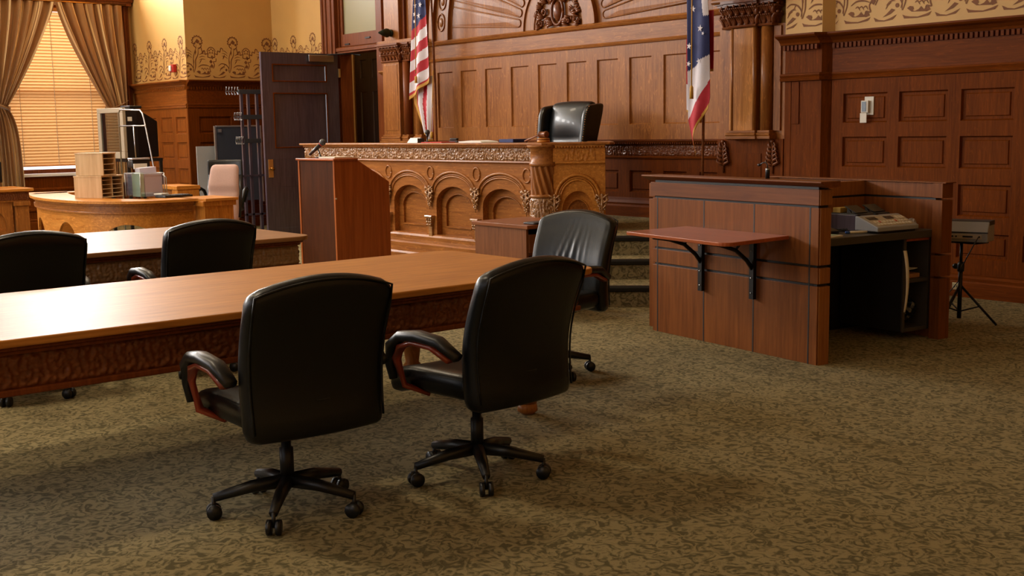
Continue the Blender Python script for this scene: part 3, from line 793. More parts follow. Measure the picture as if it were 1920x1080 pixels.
# sunburst: hub arch, rays, outer arch with ovals
CX, CZ = -10.31, 2.665
ORI = .03
fan = MB(FB); fan.box(X0, X1, -.002, ORI-.014, 2.66, 5.9); fan.build('sunburst_ground', 'oak_z', jw)
def ring(mb, r0, r1, w0, w1, a0=0, a1=PI, n=72):
    vs = []; 
    for k in range(n+1):
        t = a0+(a1-a0)*k/n; c, s = math.cos(t), math.sin(t)
        vs += [(CX+r0*c, w0, CZ+r0*s), (CX+r0*c, w1, CZ+r0*s), (CX+r1*c, w1, CZ+r1*s), (CX+r1*c, w0, CZ+r1*s)]
    fs = []
    for k in range(n):
        for j in range(4): fs.append((k*4+j, k*4+(j+1) % 4, (k+1)*4+(j+1) % 4, (k+1)*4+j))
    mb.add(vs, fs)
rayp = MB(FB); grooves = MB(FB)
pitch = PI/19.5; 
for k in range(19):
    a0 = math.radians(3.0)+k*math.radians(9.2); a1 = a0+math.radians(7.0); r0, r1 = .70, 2.12
    # raised sheet between the rays is the ring below; the ray itself is a sunk tongue with a bead round it
    pts = []
    am = (a0+a1)/2; rr = r0+.04; half = rr*math.sin((a1-a0)/2)
    cx, cz = CX+(rr+half*.6)*math.cos(am), CZ+(rr+half*.6)*math.sin(am)
    for j in range(9):
        t = am-PI/2-PI*j/8
        pts.append((cx+half*math.cos(t), .022, cz+half*math.sin(t)))
    rt = 2.1
    path = [(CX+rt*math.cos(a0), .022, CZ+rt*math.sin(a0))]+pts+[(CX+rt*math.cos(a1), .022, CZ+rt*math.sin(a1))]
    q = []
    for j in range(9):
        t = am+PI/2-PI*j/8+PI; 
    grooves.tube(path, .0085, 6, up=(0, 1, 0))
    inner = [(CX+rt*math.cos(a0+.012), CZ+rt*math.sin(a0+.012))]+[(lerp(p[0], cx, .12), lerp(p[2], cz, .12)) for p in pts]+[(CX+rt*math.cos(a1-.012), CZ+rt*math.sin(a1-.012))]
    c0 = (sum(p[0] for p in inner)/len(inner), sum(p[1] for p in inner)/len(inner)); n = len(inner)
    rayp.add([(p[0], .0195, p[1]) for p in inner]+[(c0[0], .0245, c0[1])], [(i, (i+1) % n, n) for i in range(n)])
grooves.build('ray_bead', 'oak_z', jw); rayp.build('ray', 'oak_z', jw)
mb = MB(FB); ring(mb, .43, .60, 0, .055); ring(mb, .60, .635, 0, .075); ring(mb, .40, .43, 0, .04); mb.build('hub_arch', 'oak_z', jw, bevel=.004)
mb = MB(FB); ring(mb, 2.15, 2.2, 0, .06); ring(mb, 2.47, 2.56, 0, .07); ring(mb, 2.2, 2.47, 0, .026); 
mb.build('outer_arch', 'oak_z', jw, bevel=.003)
mb = MB(FB)
for k in range(26):
    t = math.radians(6.2+k*6.72); c, s = math.cos(t), math.sin(t); P = []
    for j in range(25):
        q = 2*PI*j/24; a_, b_ = .075*math.cos(q), .11*math.sin(q)
        P.append((CX+2.335*c+a_*c-b_*s, .03, CZ+2.335*s+a_*s+b_*c))
    mb.tube(P, .011, 6, up=(0, 1, 0)); mb.ball(CX+2.335*c, .022, CZ+2.335*s, .05, (1, .35, 1.3))
mb.build('oval_chain', 'oak_z', jw)
# cartouche in the hub
mb = MB(FB); Z = CZ
mb.ball(CX-.02, .03, Z+.185, .1, (.62, .5, 1.15), 16, 10)
P = [(CX-.02+.1*math.cos(t), .045, Z+.185+.155*math.sin(t)) for t in [2*PI*k/28 for k in range(29)]]
mb.tube(P, .018, 8, up=(0, 1, 0))
for s in (-1, 1):
    for (x, z, r, turns, dirn) in ((.15, .36, .06, 1.3, 1), (.24, .20, .05, 1.2, -1), (.19, .07, .045, 1.2, 1), (.30, .07, .04, 1.1, -1), (.07, .41, .045, 1.1, -1)):
        Q = []
        for k in range(22):
            t = k/21; rr = r*(1-.75*t); th = dirn*t*turns*2*PI
            Q.append((CX-.02+s*(x+rr*math.cos(th)), .03+.03*t, Z+z+rr*math.sin(th)))
        mb.tube(Q, [.016*(1-.5*k/21) for k in range(22)], 7, up=(0, 1, 0))
        mb.ball(CX-.02+s*x, .055, Z+z, .02, n=8, m=6)
    # leaves and blossoms
    for (x, z, a, L) in ((.12, .28, 1.9, .13), (.2, .29, .9, .12), (.28, .25, .4, .1), (.25, .13, .2, .12), (.13, .12, -.7, .1), (.33, .15, .7, .09), (.17, .46, 1.0, .1), (.08, .05, .1, .12), (.31, .02, .1, .07)):
        for j in (-1, 0, 1):
            aa = a+j*.5; Q = [(CX-.02+s*(x+L*t*math.cos(aa)), .03+.035*math.sin(PI*t), Z+z+L*t*math.sin(aa)) for t in [k/5 for k in range(6)]]
            mb.tube(Q, [.01, .017, .02, .017, .011, .003], 6, up=(0, 1, 0))
    for (x, z) in ((.34, .2), (.3, .09), (.36, .06), (.13, .43), (.2, .4), (.28, .33)):
        for j in range(5):
            t = 2*PI*j/5; mb.ball(CX-.02+s*x+.018*math.cos(t), .05, Z+z+.018*math.sin(t), .012, n=6, m=4)
        mb.ball(CX-.02+s*x, .06, Z+z, .012, n=6, m=4)
mb.build('carved_cartouche', 'carved_dark', jw)

# ---- pilasters (classical: pedestal, moulded base, shafts, leafy capital)
def capital(mb, u0, u1, w0, w1, z0, z1, dense=1):
    """acanthus capital on three sides of a flat pilaster"""
    mb.box(u0, u1, 0, w1-.02, z0, z1-.03)
    mb.box(u0-.05, u1+.05, 0, w1+.05, z1-.035, z1-.012); mb.box(u0-.07, u1+.07, 0, w1+.075, z1-.012, z1+.012)
    mb.mould(u0-.015, u1+.015, [(0, z0-.012), (w1+.012, z0-.012), (w1+.02, z0), (w1+.012, z0+.012), (0, z0+.012)])
    def lf(u, w, du, dw, zb, L, W):
        for side in (-1, 0, 1):
            Q = [(u+side*W*.5*math.sin(t*1.6)+du*(.02+.05*t**3), w+dw*(.006+.055*t**2.4), zb+L*t-(.03*L/.15)*max(0, t-.8)*5) for t in [k/7 for k in range(8)]]
            Q = [(a if du == 0 else u+du*(.006+.05*((k/7)**2.4)), (b if du == 0 else w+side*W*.5*math.sin(k/7*1.6)), c) for k, (a, b, c) in enumerate(Q)]
            mb.tube(Q, [.014, .017, .018, .018, .017, .016, .015, .009], 6)
        mb.ball(u+du*.055, w+dw*.062, zb+L*.97, .017, n=7, m=5)
    n = max(2, int(round((u1-u0)/.085)))
    for row, (zb, L) in enumerate(((z0+.01, (z1-z0)*.45), (z0+(z1-z0)*.35, (z1-z0)*.5))):
        for k in range(n+(row % 2)):
            u = lerp(u0, u1, (k+.5*(1-row % 2))/n) if n else (u0+u1)/2
            lf(u, w1-.02, 0, 1, zb, L, .05)
        for du, uu in ((-1, u0), (1, u1)):
            for w in (w1*.45, w1*.9): lf(uu, w, du, 0, zb, L, .05)
    for du, uu in ((-1, u0), (1, u1)):
        Q = [(uu+du*(.0+.028*math.cos(t)*(1-k/20)), w1+.015, z1-.06+.03*math.sin(t)*(1-k/20)) for k, t in enumerate([2.6*PI*j/16 for j in range(17)])]
        mb.tube(Q, .009, 6)
def pil_base(mb, u0, u1, w, z):
    mb.prism([(u0-.035, 0), (u0-.035, w+.035), (u1+.035, w+.035), (u1+.035, 0)], z, z+.03, 'z')
    mb.mould(u0-.03, u1+.03, [(0, z+.03), (w+.03, z+.03), (w+.04, z+.045), (w+.03, z+.06), (0, z+.06)])
    mb.prism([(u0-.015, 0), (u0-.015, w+.015), (u1+.015, w+.015), (u1+.015, 0)], z+.06, z+.085, 'z')
def wall_pilaster(name, label, u0, mat='oak_z', tall=True):
    s = struct(name, label)
    # u0: left edge; same arrangement on both sides
    mb = MB(FB)
    mb.box(u0, u0+.82, 0, .10, .5, 1.36); mb.box(u0-.02, u0+.84, 0, .12, .5, .7)
    mb.build('pedestal', 'red_z', s, bevel=.003)
    mb = MB(FB)
    for a, b in ((u0+.03, u0+.15), (u0+.62, u0+.79)):
        c = (a+b)/2
        for k in range(5):
            for sd in (-1, 1):
                z = 1.10+.042*k
                Q = [(c, .105, z), (c+sd*.03, .125, z+.015), (c+sd*(.075-.009*k), .12, z+.035), (c+sd*(.06-.008*k), .13, z+.06)]
                mb.tube(Q, [.012, .015, .014, .007], 6)
        mb.tube([(c, .108, 1.02), (c, .112, 1.33)], .010, 6); mb.ball(c, .12, 1.335, .02, n=7, m=5)
    mb.build('carved_leaf', 'carved_dark', s)
    mb = MB(FB); mb.box(u0+.22, u0+.56, .1, .106, .75, 1.22); mb.build('pedestal_panel', 'red_z', s, bevel=.002)
    mb = MB(FB); mb.box(u0, u0+.82, 0, .07, 1.36, 2.46); mb.build('pilaster_back', mat, s)
    mb = MB(FB)
    mb.box(u0+.14, u0+.21, 0, .09, 1.44, 2.44); 
    mb.box(u0+.24, u0+.50, 0, .16, 1.44, 2.44)
    mb.build('flat_shaft', 'gold_z', s, bevel=.006)
    for uu in (u0+.235, u0+.505): MB(FB).lathe([(.022, 1.44), (.022, 2.44)], uu, .145, 14).build('corner_roll', mat, s)
    mb = MB(FB); mb.lathe([(.062, 1.44), (.06, 2.44)], u0+.61, .09, 20); mb.box(u0+.69, u0+.77, 0, .09, 1.44, 2.44)
    mb.build('round_shaft', mat, s)
    mb = MB(FB)
    pil_base(mb, u0+.15, u0+.20, .09, 1.36); pil_base(mb, u0+.22, u0+.52, .16, 1.36); pil_base(mb, u0+.56, u0+.68, .14, 1.36)
    mb.build('shaft_base', 'oak_x', s, bevel=.004)
    mb = MB(FB); capital(mb, u0+.215, u0+.525, 0, .17, 2.455, 2.69); mb.build('flat_capital', 'carved_dark', s)
    mb = MB(FB); capital(mb, u0+.56, u0+.70, 0, .14, 2.455, 2.69); capital(mb, u0+.08, u0+.2, 0, .1, 2.455, 2.69); mb.build('round_capital', 'carved_dark', s)
    mb = MB(FB); mb.box(u0, u0+.82, 0, .1, 2.7, 5.9); mb.box(u0+.2, u0+.54, .1, .17, 2.7, 5.9)
    mb.build('upper_block', mat, s, bevel=.005)
    mb = MB(FB); mb.mould(u0+.0, u0+.82, [(0, 2.69), (.2, 2.69), (.215, 2.705), (.215, 2.725), (.19, 2.74), (0, 2.74)]); mb.build('abacus', 'oak_x', s)
    return s
pR = wall_pilaster('trim_4', 'oak pilaster with leafy capital right of the judge bench wall', -7.855)
# left pilaster: mirrored proportions, turned so its flat shaft is nearest the doorway
def left_pilaster():
    s = struct('trim_2', 'oak pilaster with leafy capital between doorway and judge wall')
    mb = MB(FB); mb.box(-13.83, -12.93, 0, .08, .5, 2.46); mb.build('pilaster_back', 'oak_z', s)
    mb = MB(FB); mb.box(-13.80, -13.40, 0, .2, 1.44, 2.43); mb.box(-13.76, -13.44, .2, .206, 1.5, 2.40); mb.build('flat_shaft', 'oak_z', s, bevel=.006)
    mb = MB(FB); mb.lathe([(.06, 1.44), (.058, 2.43)], -13.31, .13, 20); mb.build('round_shaft', 'case_z', s)
    mb = MB(FB); mb.lathe([(.06, 1.44), (.058, 2.43)], -13.06, .09, 20); mb.build('round_shaft', 'oak_z', s)
    mb = MB(FB); pil_base(mb, -13.80, -13.40, .2, 1.36); pil_base(mb, -13.37, -13.25, .17, 1.36); pil_base(mb, -13.12, -13.0, .13, 1.36); mb.build('shaft_base', 'oak_x', s, bevel=.004)
    mb = MB(FB); mb.box(-13.86, -12.9, 0, .24, .5, 1.36); mb.build('pedestal', 'oak_z', s, bevel=.004)
    mb = MB(FB); capital(mb, -13.80, -13.40, 0, .2, 2.445, 2.67); mb.build('flat_capital', 'carved_dark', s)
    mb = MB(FB); capital(mb, -13.34, -13.22, 0, .15, 2.445, 2.67); capital(mb, -13.12, -13.0, 0, .13, 2.445, 2.67); mb.build('round_capital', 'carved_dark', s)
    mb = MB(FB); mb.box(-13.9, -12.93, 0, .21, 2.68, 2.73); mb.box(-13.84, -12.93, 0, .08, 2.73, 5.9); mb.box(-13.78, -13.42, .08, .17, 2.73, 5.9); mb.build('upper_block', 'oak_z', s, bevel=.006)
    mb = MB(FB); mb.box(-13.42, -13.36, .08, .12, 2.73, 5.9); mb.build('dark_return', 'case_z', s)
left_pilaster()
# =================================================================== JUDGE BENCH
bench = thing('judge_bench', 'long carved oak judge bench with arched panels and a spiral corner column', 'bench', (-10.6, 7.7, 0))
BO = Matrix.Translation((10.6, -7.7, 0))
fb = BO @ frame(0, 7.5, 0); CA = PI/4
fc = BO @ frame(-8.41, 7.5, CA); BL = -13.11
mb = MB(BO); mb.prism([(BL+.02, 7.62), (-8.64, 7.62), (-8.42, 7.62), (-8.15, 7.9), (-8.6, 8.33), (-8.75, 8.2), (-8.6, 7.95), (BL+.02, 7.95)], 0.01, 1.30)
mb.build('body', 'oak_x', bench)
def arcade(fr, bays, u0, u1, mz, mx):
    mb = MB(fr)
    for i, (c, aw, hw) in enumerate(bays):
        a, b = c-hw, c+hw
        arch_plate(mb, a, b, .335, 1.165, c, aw, .195, .70, .36, 0, -.075)
    lo = bays[0][0]-bays[0][2]; hi = bays[-1][0]+bays[-1][2]
    for (p, q) in ((u0, lo), (hi, u1)):
        if q-p > .001: mb.add([(p, 0, .335), (q, 0, .335), (q, 0, 1.165), (p, 0, 1.165)], [(0, 1, 2, 3)])
    mb.build('arcade_face', mz, bench)
    mb = MB(fr)
    for (c, aw, hw) in bays:
        arch_plate(mb, c-aw-.01, c+aw+.01, .34, 1.0, c, aw*.74, .155, .65, .455, -.072, -.10)
    mb.build('recess_frame', mz, bench)
    mb = MB(fr); mb.box(u0, u1, -.118, -.098, .3, 1.2); mb.build('recess_panel', mz, bench)
    mb = MB(fr)
    for (c, aw, hw) in bays:
        A = hw*.95
        for k, (da, r, w) in enumerate(((0, .015, .004), (-.028, .008, .002), (-.048, .011, .003))):
            mb.tube(arch_pts(c, A+da, .235+da, .815, w, 28), r, 6, up=(0, 1, 0))
    mb.build('arch_moulding', mx, bench)
    for (c, aw, hw) in bays:
        mb = MB(fr); mb.tube(arch_pts(c, aw*.76, .16, .65, -.072, 20), .007, 5, up=(0, 1, 0)); mb.build('recess_bead', mx, bench)
        mb = MB(fr); mb.box(c-aw*.7, c+aw*.7, -.074, -.06, .44, .456); mb.build('recess_sill', mx, bench)
BAYS = [(-12.48+.82*k, .315, .41) for k in range(5)]
arcade(fb, BAYS, BL, -8.66, 'oak_x', 'oak_x')
arcade(fc, [(.235, .15, .225)], 0, .5, 'gold_x', 'gold_x')  # golden oak here puts the canted face's stronger light into the colour
def leaf_drop(mb, u, z, s=1.0, w=0.01):
    rnd = random.Random(int(u*100))
    for k in range(26):
        t = k/25; wd = .062*(1-t)**.7+.008
        x = wd*math.sin(k*2.4)*1.0
        mb.ball(u+s*x, w+.014, z+s*(.10-.21*t), s*(.017-.006*t), (1, 1, 1.1), 7, 5)
    for sd in (-1, 1):
        for (dx, dz) in ((.07, .09), (.075, .03), (.05, -.03)):
            Q = [(u, w+.012, z+s*(dz-.03)), (u+sd*s*dx*.6, w+.026, z+s*dz), (u+sd*s*dx, w+.018, z+s*(dz+.02))]
            mb.tube(Q, [.009*s, .012*s, .006*s], 6)
    mb.tube([(u, w+.01, z+.1*s), (u, w+.02, z-.02), (u, w+.012, z-.15*s)], [.014, .012, .004], 6)
for u in [-12.89+.82*k for k in range(6)]:
    mb = MB(fb); leaf_drop(mb, min(u, -8.78), .785); mb.build('carved_leaf_drop', 'carved', bench)
for u in (.012, .468):
    mb = MB(fc); leaf_drop(mb, u, .77, .85); mb.build('carved_leaf_drop', 'carved', bench)
for u in [-12.89+.82*k for k in range(6)]:
    if u > -8.9: u = -8.80
    mb = MB(fb)
    P = [(u+.058*math.cos(t), .002, 1.035+.068*math.sin(t)) for t in [2*PI*k/28 for k in range(29)]]
    mb.tube(P, .011, 6, up=(0, 1, 0))
    mb.build('roundel', 'oak_x', bench)
for u in [-12.89+.82*k for k in range(5)]:
    mb = MB(fb); mb.mould(u-.062, u+.062, [(0, .545), (.052, .545), (.056, .56), (.05, .572), (0, .572)])
    mb.prism([(u-.055, .545), (u+.055, .545), (u+.028, .45), (u-.028, .45)], 0, .035, 'y')
    for k in range(9): mb.ball(u+(-.04+.04*(k % 3))*(1-.18*(k//3)), .036, .527-.03*(k//3), .0145, n=7, m=5)
    mb.box(u-.03, u+.03, 0, .022, .335, .45); mb.build('corbel', 'carved', bench)
# carved frieze with repeated scrolls and its mouldings
mb = MB(fb); cv = carving(.165, 1.175, 1.315, .028); mb.field(BL, -8.69, 1.175, 1.315, lambda u, z: .012+cv(u, z), 820, 20); mb.build('carved_frieze', 'carved', bench)
mb = MB(fc); mb.box(0, .5, .0, .012, 1.175, 1.315); cv2 = carving(.165, 1.175, 1.315, .008); mb.field(.1, .4, 1.185, 1.305, lambda u, z: .013+cv2(u, z), 60, 16); mb.build('corner_frieze', 'gold_x', bench)
LEDGE = [(0, 1.15), (.016, 1.152), (.032, 1.165), (.028, 1.178), (0, 1.18)]
def bench_run(fr, u0, u1, mx, beads=True):
    mb = MB(fr); mb.mould(u0, u1, LEDGE)
    mb.mould(u0, u1, [(0, 1.308), (.02, 1.31), (.045, 1.322), (.05, 1.328), (.05, 1.337), (0, 1.337)])
    if beads:
        n = int((u1-u0)/.028)
        for k in range(n): mb.ball(lerp(u0, u1, (k+.5)/n), .038, 1.319, .0125, (1.0, 1, .9), 6, 4)
    mb.mould(u0, u1, [(-.08, .29), (.03, .29), (.03, .33), (.012, .352), (-.07, .352)])
    mb.mould(u0, u1, [(-.08, .20), (.055, .20), (.055, .245), (.035, .26), (.03, .29), (-.08, .29)])
    mb.mould(u0, u1, [(-.1, 0), (.08, 0), (.08, .13), (.06, .15), (.055, .20), (-.1, .20)])
    mb.build('moulding', mx, bench)
bench_run(fb, BL, -8.69, 'oak_x'); bench_run(fc, .02, .5, 'gold_x')
# corner column with spiral flutes
CXc, CYc = -8.545+10.6, 7.515-7.7
mb = MB(); sp = lambda t, z: 1+.085*math.cos(14*t+z*30)
n = 60; mb.lathe([(.132, .85+.29*k/n) for k in range(n+1)], CXc, CYc, 168, mod=sp); mb.build('spiral_shaft', 'oak_z', bench)
mb = MB(); mb.lathe([(.13, .83), (.15, .835), (.155, .85), (.14, .862), (.13, .865)], CXc, CYc, 40); mb.build('column_ring', 'oak_x', bench)
mb = MB(); mb.lathe([(.13, 1.13), (.15, 1.14), (.155, 1.155), (.15, 1.17), (.14, 1.18), (.142, 1.30), (.155, 1.31), (.175, 1.325), (.175, 1.337), (0, 1.337)], CXc, CYc, 40); mb.build('column_capital', 'oak_x', bench)
mb = MB(); mb.lathe([(.155, .56), (.16, .575), (.15, .59)], CXc, CYc, 40); mb.build('column_ring', 'oak_x', bench)
mb = MB(); mb.lathe([(.15, 0), (.18, 0), (.18, .14), (.16, .2), (.165, .3), (.145, .35), (.14, .58)], CXc, CYc, 40)
mb.build('column_foot', 'oak_x', bench)
mb = MB(); rel = carving(.3, .6, .83, .16); mb.lathe([(.138, .59+.24*k/40) for k in range(41)], CXc, CYc, 160, mod=lambda t, z: 1+rel(t*.3/1.0472*1.0, z)); mb.build('carved_drum', 'carved', bench)
# top ledge, work surface behind it
o = .07; q = o*math.tan(PI/8)
top = [(BL-.06, 7.5-o), (-8.70-.0, 7.5-o), (-8.66, 7.5-o-.05), (-8.44, 7.5-o-.05), (-8.36, 7.47), (-8.056+.085, 7.854-.015), (-8.056+.03, 7.95), (-8.60, 8.46), (-8.76, 8.28), (-8.45, 7.97), (-8.62, 7.83), (BL-.06, 7.83)]
mb = MB(BO); mb.prism(top, 1.336, 1.361); mb.build('top_ledge', 'oak_x', bench, bevel=.008)
mb = MB(BO); mb.box(BL+.05, -8.75, 7.84, 8.12, 1.17, 1.2); mb.build('writing_surface', 'oak_x', bench)
mb = MB(BO @ frame(BL, 0, -PI/2)); mb.box(-8.1, -7.5, -.02, 0, 0, 1.35); mb.build('end_panel', 'oak_z', bench)

ZT = 1.3615
# items on the bench
t = thing('name_plate', 'small white name block standing on the bench ledge beside the red folder', 'name plate', (-10.86, 7.62, ZT))
MB().prism([(-.05, 0), (.05, 0), (.02, .055), (-.0, .055)], -.11, .09, 'x').build('block', 'paper', t, bevel=.002)
MB().box(.091, .095, -.045, .045, .003, .05).build('end_cap', 'dark_grey', t)
t = thing('desk_microphone', 'black ball-headed microphone on the bench in front of the striped flag', 'microphone', (-10.75, 7.70, ZT))
MB().lathe([(.03, 0), (.03, .012), (.008, .016), (.008, .06), (.014, .07), (.02, .09)], n=12).build('stem', 'plastic', t)
MB().ball(0, 0, .115, .03, n=14, m=10).build('head', 'dark_grey', t)
t = MB().box(-.17, .17, -.11, .11, 0, .008).build('red_folder', 'red_paper', bevel=.002); at(t, -10.46, 7.64, ZT, .1)
tag(t, 'flat red folder lying on the bench ledge', 'folder')
t = thing('stapler', 'small dark object lying on the bench ledge right of the red folder', 'stapler', (-10.33, 7.76, ZT), .3)
MB().soft(.05, .02, .012, .01).build('lever', 'plastic', t).location = (0, 0, .035)
MB().box(-.06, .05, -.016, .016, 0, .02).build('base', 'dark_grey', t, bevel=.003)
t = MB().prism([(-.19, 0), (.19, 0), (.17, .014), (.02, .024), (-.02, .022), (-.17, .014)], -.12, .12, 'y').build('open_book', 'paper', bevel=.002); at(t, -9.72, 7.62, ZT, .05)
tag(t, 'open white book lying on the bench ledge', 'book')
t = MB().box(-.13, .13, -.09, .09, 0, .035).build('closed_book', 'flag_blue', bevel=.004); at(t, -9.22, 7.68, ZT, -.1); tag(t, 'dark blue book lying on the bench beside the gavel handle', 'book')
t = MB().tube([(-.14, 0, .008), (.14, 0, .008)], .007, 6).build('pen', 'gavel_wood'); at(t, -10.02, 7.70, ZT, .08); tag(t, 'brown pen lying on the bench between red folder and open book', 'pen')
sb_ = thing('sound_block', 'round wooden sound block under the gavel head', 'sound block', (-8.66, 7.60, ZT)); 
MB().lathe([(.06, 0), (.064, .006), (.064, .018), (.058, .024), (.058, .032), (.062, .038), (.05, .044), (0, .045)], n=28).build('block', 'gold_x', sb_)
MB().lathe([(.063, .0265), (.0655, .03), (.063, .0335)], n=28).build('rim_bead', 'gavel_wood', sb_)
t = thing('gavel', 'brown wooden gavel resting its head on the sound block', 'gavel', (-8.66, 7.60, ZT+.078))
mb = MB(); mb.lathe([(.0, -.052), (.03, -.052), (.033, -.04), (.028, -.036), (.028, .036), (.033, .04), (.03, .052), (0, .052)], 0, 0, 20, axis='x'); mb.build('head', 'gavel_wood', t)
mb = MB(); mb.tube([(-.02, 0, 0), (-.12, 0, -.02), (-.22, .01, -.045), (-.30, .015, -.064)], [.008, .007, .0095, .009], 8); mb.build('handle', 'gavel_wood', t)

# =================================================================== WITNESS STAND
WA = math.radians(-7.87)
ws = thing('witness_stand', 'dark veneer witness stand with black reveal lines and open right side', 'witness stand', (-5.925, 6.199, 0), WA)
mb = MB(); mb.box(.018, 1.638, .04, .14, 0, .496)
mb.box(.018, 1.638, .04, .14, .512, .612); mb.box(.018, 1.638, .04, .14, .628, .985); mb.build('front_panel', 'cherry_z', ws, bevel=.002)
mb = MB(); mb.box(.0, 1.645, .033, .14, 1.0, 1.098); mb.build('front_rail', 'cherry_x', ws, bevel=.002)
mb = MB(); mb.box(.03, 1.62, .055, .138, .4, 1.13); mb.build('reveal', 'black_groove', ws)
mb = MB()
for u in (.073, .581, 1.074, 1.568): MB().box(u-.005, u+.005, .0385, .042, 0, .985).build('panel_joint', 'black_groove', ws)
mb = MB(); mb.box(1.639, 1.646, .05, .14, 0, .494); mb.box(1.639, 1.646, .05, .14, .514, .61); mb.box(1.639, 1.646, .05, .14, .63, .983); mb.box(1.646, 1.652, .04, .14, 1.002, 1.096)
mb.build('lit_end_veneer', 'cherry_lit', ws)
mb = MB(); cap_p = [(-.01, 1.15), (.16, 1.15), (.16, 1.112), (.07, 1.108), (.04, 1.118), (-.01, 1.14)]
mb.prism(cap_p, -.055, 1.70, 'x'); mb.build('top_cap', 'cherry_x', ws, bevel=.003)
mb = MB(); mb.box(-.15, 1.43, 1.4, 1.47, 0, .965); mb.box(-.15, 1.43, 1.395, 1.47, .98, 1.08); mb.box(-.17, 1.52, 1.38, 1.49, 1.08, 1.088); mb.build('back_panel', 'cherry_z', ws, bevel=.002)
mb = MB(); mb.box(-.14, 1.42, 1.405, 1.46, .4, 1.07); mb.build('back_reveal', 'black_groove', ws)
mb = MB()
for z0, z1 in ((0, .425), (.44, .585), (.6, .965), (.98, 1.08)): mb.box(1.43, 1.51, 1.36, 1.47, z0, z1)
mb.build('end_post', 'cherry_z', ws, bevel=.002)
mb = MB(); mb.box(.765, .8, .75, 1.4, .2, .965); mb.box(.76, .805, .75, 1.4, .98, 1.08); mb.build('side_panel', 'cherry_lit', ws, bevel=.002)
mb = MB(); mb.box(.77, .797, .76, 1.4, .9, 1.0); mb.build('side_reveal', 'black_groove', ws)
mb = MB(); mb.box(-.15, -.08, .14, 1.4, 0, .965); mb.box(-.15, -.08, .14, 1.4, .98, 1.08); mb.build('left_panel', 'cherry_z', ws, bevel=.002)
mb = MB(); mb.box(.8, 1.43, .14, 1.4, .71, .76); mb.build('counter', 'laminate', ws, bevel=.003)
mb = MB(); mb.box(1.385, 1.40, 1.12, 1.145, .06, .71); mb.box(.84, 1.40, 1.37, 1.395, .06, .71); mb.box(.84, 1.40, 1.145, 1.37, .06, .085); mb.box(.84, 1.40, 1.145, 1.37, .40, .425); mb.box(.84, .86, 1.145, 1.37, .06, .71)
mb.build('pigeonhole', 'laminate', ws, bevel=.002)
MB().box(.84, 1.385, 1.12, 1.145, .06, .71).build('pigeonhole_side', 'laminate_shade', ws)
mb = MB(); mb.box(1.395, 1.402, 1.14, 1.375, .69, .708); mb.build('edge_strip', 'shelf_wood', ws)
mb = MB(); mb.box(.16, .8, .14, 1.38, 0, .03); mb.box(.802, .815, .14, 1.4, .03, .71); mb.build('shade_lining', 'black_groove', ws)  # black sheets that paint the deep shade under the counter
WS = lambda u, v, z: (-5.925+u*math.cos(WA)-v*math.sin(WA), 6.199+u*math.sin(WA)+v*math.cos(WA), z)
def wthing(name, label, cat, u, v, z, rz=0, group=None): return thing(name, label, cat, WS(u, v, z), WA+rz, group)
# fold-down shelf
fs_ = wthing('wall_shelf', 'reddish wooden fold-down shelf on two black brackets fixed to the witness stand', 'shelf', .9, .033, .8)
P = [(-.49, -.002), (-.44, -.575)]+[(.535+.06*math.sin(t), -.565-.06*math.cos(t)+.0) for t in [0, .4, .8, 1.2, 1.57]]+[(.5, -.002)]
MB().prism(P, -.024, 0).build('shelf_board', 'shelf_wood', fs_, bevel=.004)
for u, bn in ((-.32, 0), (.19, 1)):
    mb = MB(); mb.box(u-.02, u+.02, -.03, -.003, -.44, -.026); mb.box(u-.02, u+.02, -.5, -.02, -.04, -.026)
    mb.tube([(u, -.02, -.24), (u, -.07, -.18), (u, -.17, -.105), (u, -.3, -.065), (u, -.44, -.04)], 1, 8, flat=(.011, .013))
    mb.tube([(u, -.17, -.105), (u, -.1, -.04)], .009, 8)
    b_ = mb.build('bracket', 'black_metal', fs_)
    for z in (-.12, -.3, -.4): MB().lathe([(0, -.0345), (.005, -.034), (.006, -.0305)], u, 0, 8, axis='y', cz=z).build('screw', 'chrome', b_)
t = MB().box(-.02, .02, -.012, .0, -.03, .02).build('door_latch', 'black_metal', bevel=.003); at(t, *WS(.04, .036, .72), WA); tag(t, 'tiny black catch on the witness stand left corner under the shelf', 'latch')
t = wthing('gooseneck_microphone', 'black gooseneck microphone standing on the witness stand rail', 'microphone', 1.13, .10, 1.15)
MB().lathe([(.014, 0), (.0145, .05), (.012, .07)], n=14).build('holder', 'plastic', t); MB().lathe([(.0128, .052), (.0135, .056), (.0135, .063), (.0128, .066)], n=14).build('ring', 'chrome', t)
MB().tube([(0, 0, .06), (-.002, 0, .085), (-.012, 0, .102), (-.032, -.005, .104), (-.06, -.01, .092)], .004, 7).build('neck', 'plastic', t); MB().ball(-.068, -.011, .088, .009, (1.5, 1, 1), 10, 7).build('tip', 'plastic', t)
# things on the counter
t = wthing('recording_console', 'light grey recording console with sloped button panel on the dark counter', 'recorder', 1.30, 1.04, .762)
W2 = .205
mb = MB(); mb.prism([(.115, .012), (.115, .042), (-.06, .108), (-.085, .108), (-.085, .012)], -W2, W2, 'y'); mb.M = Matrix.Identity(4)
cons = mb.build('housing', 'grey_plastic', t, bevel=.006)
sl = math.atan2(.066, -.175)
def onslope(mb, x0, x1, s0, s1, h):
    # s runs 0..1 up the sloped face
    f = lambda s, dz: (.115-.175*s, .042+.066*s+dz)
    a, b = f(s0, 0), f(s1, 0); a2, b2 = f(s0, h), f(s1, h)
    mb.prism([a, b, b2, a2], x0, x1, 'y')
mb = MB(); onslope(mb, -.185, .185, .1, .88, .002); mb.build('button_panel', 'beige_plastic', t)
for a_, b_ in ((-.17, -.08), (.0, .08)): mb = MB(); onslope(mb, a_, b_, .6, .82, .004); mb.build('display', 'lcd', t)
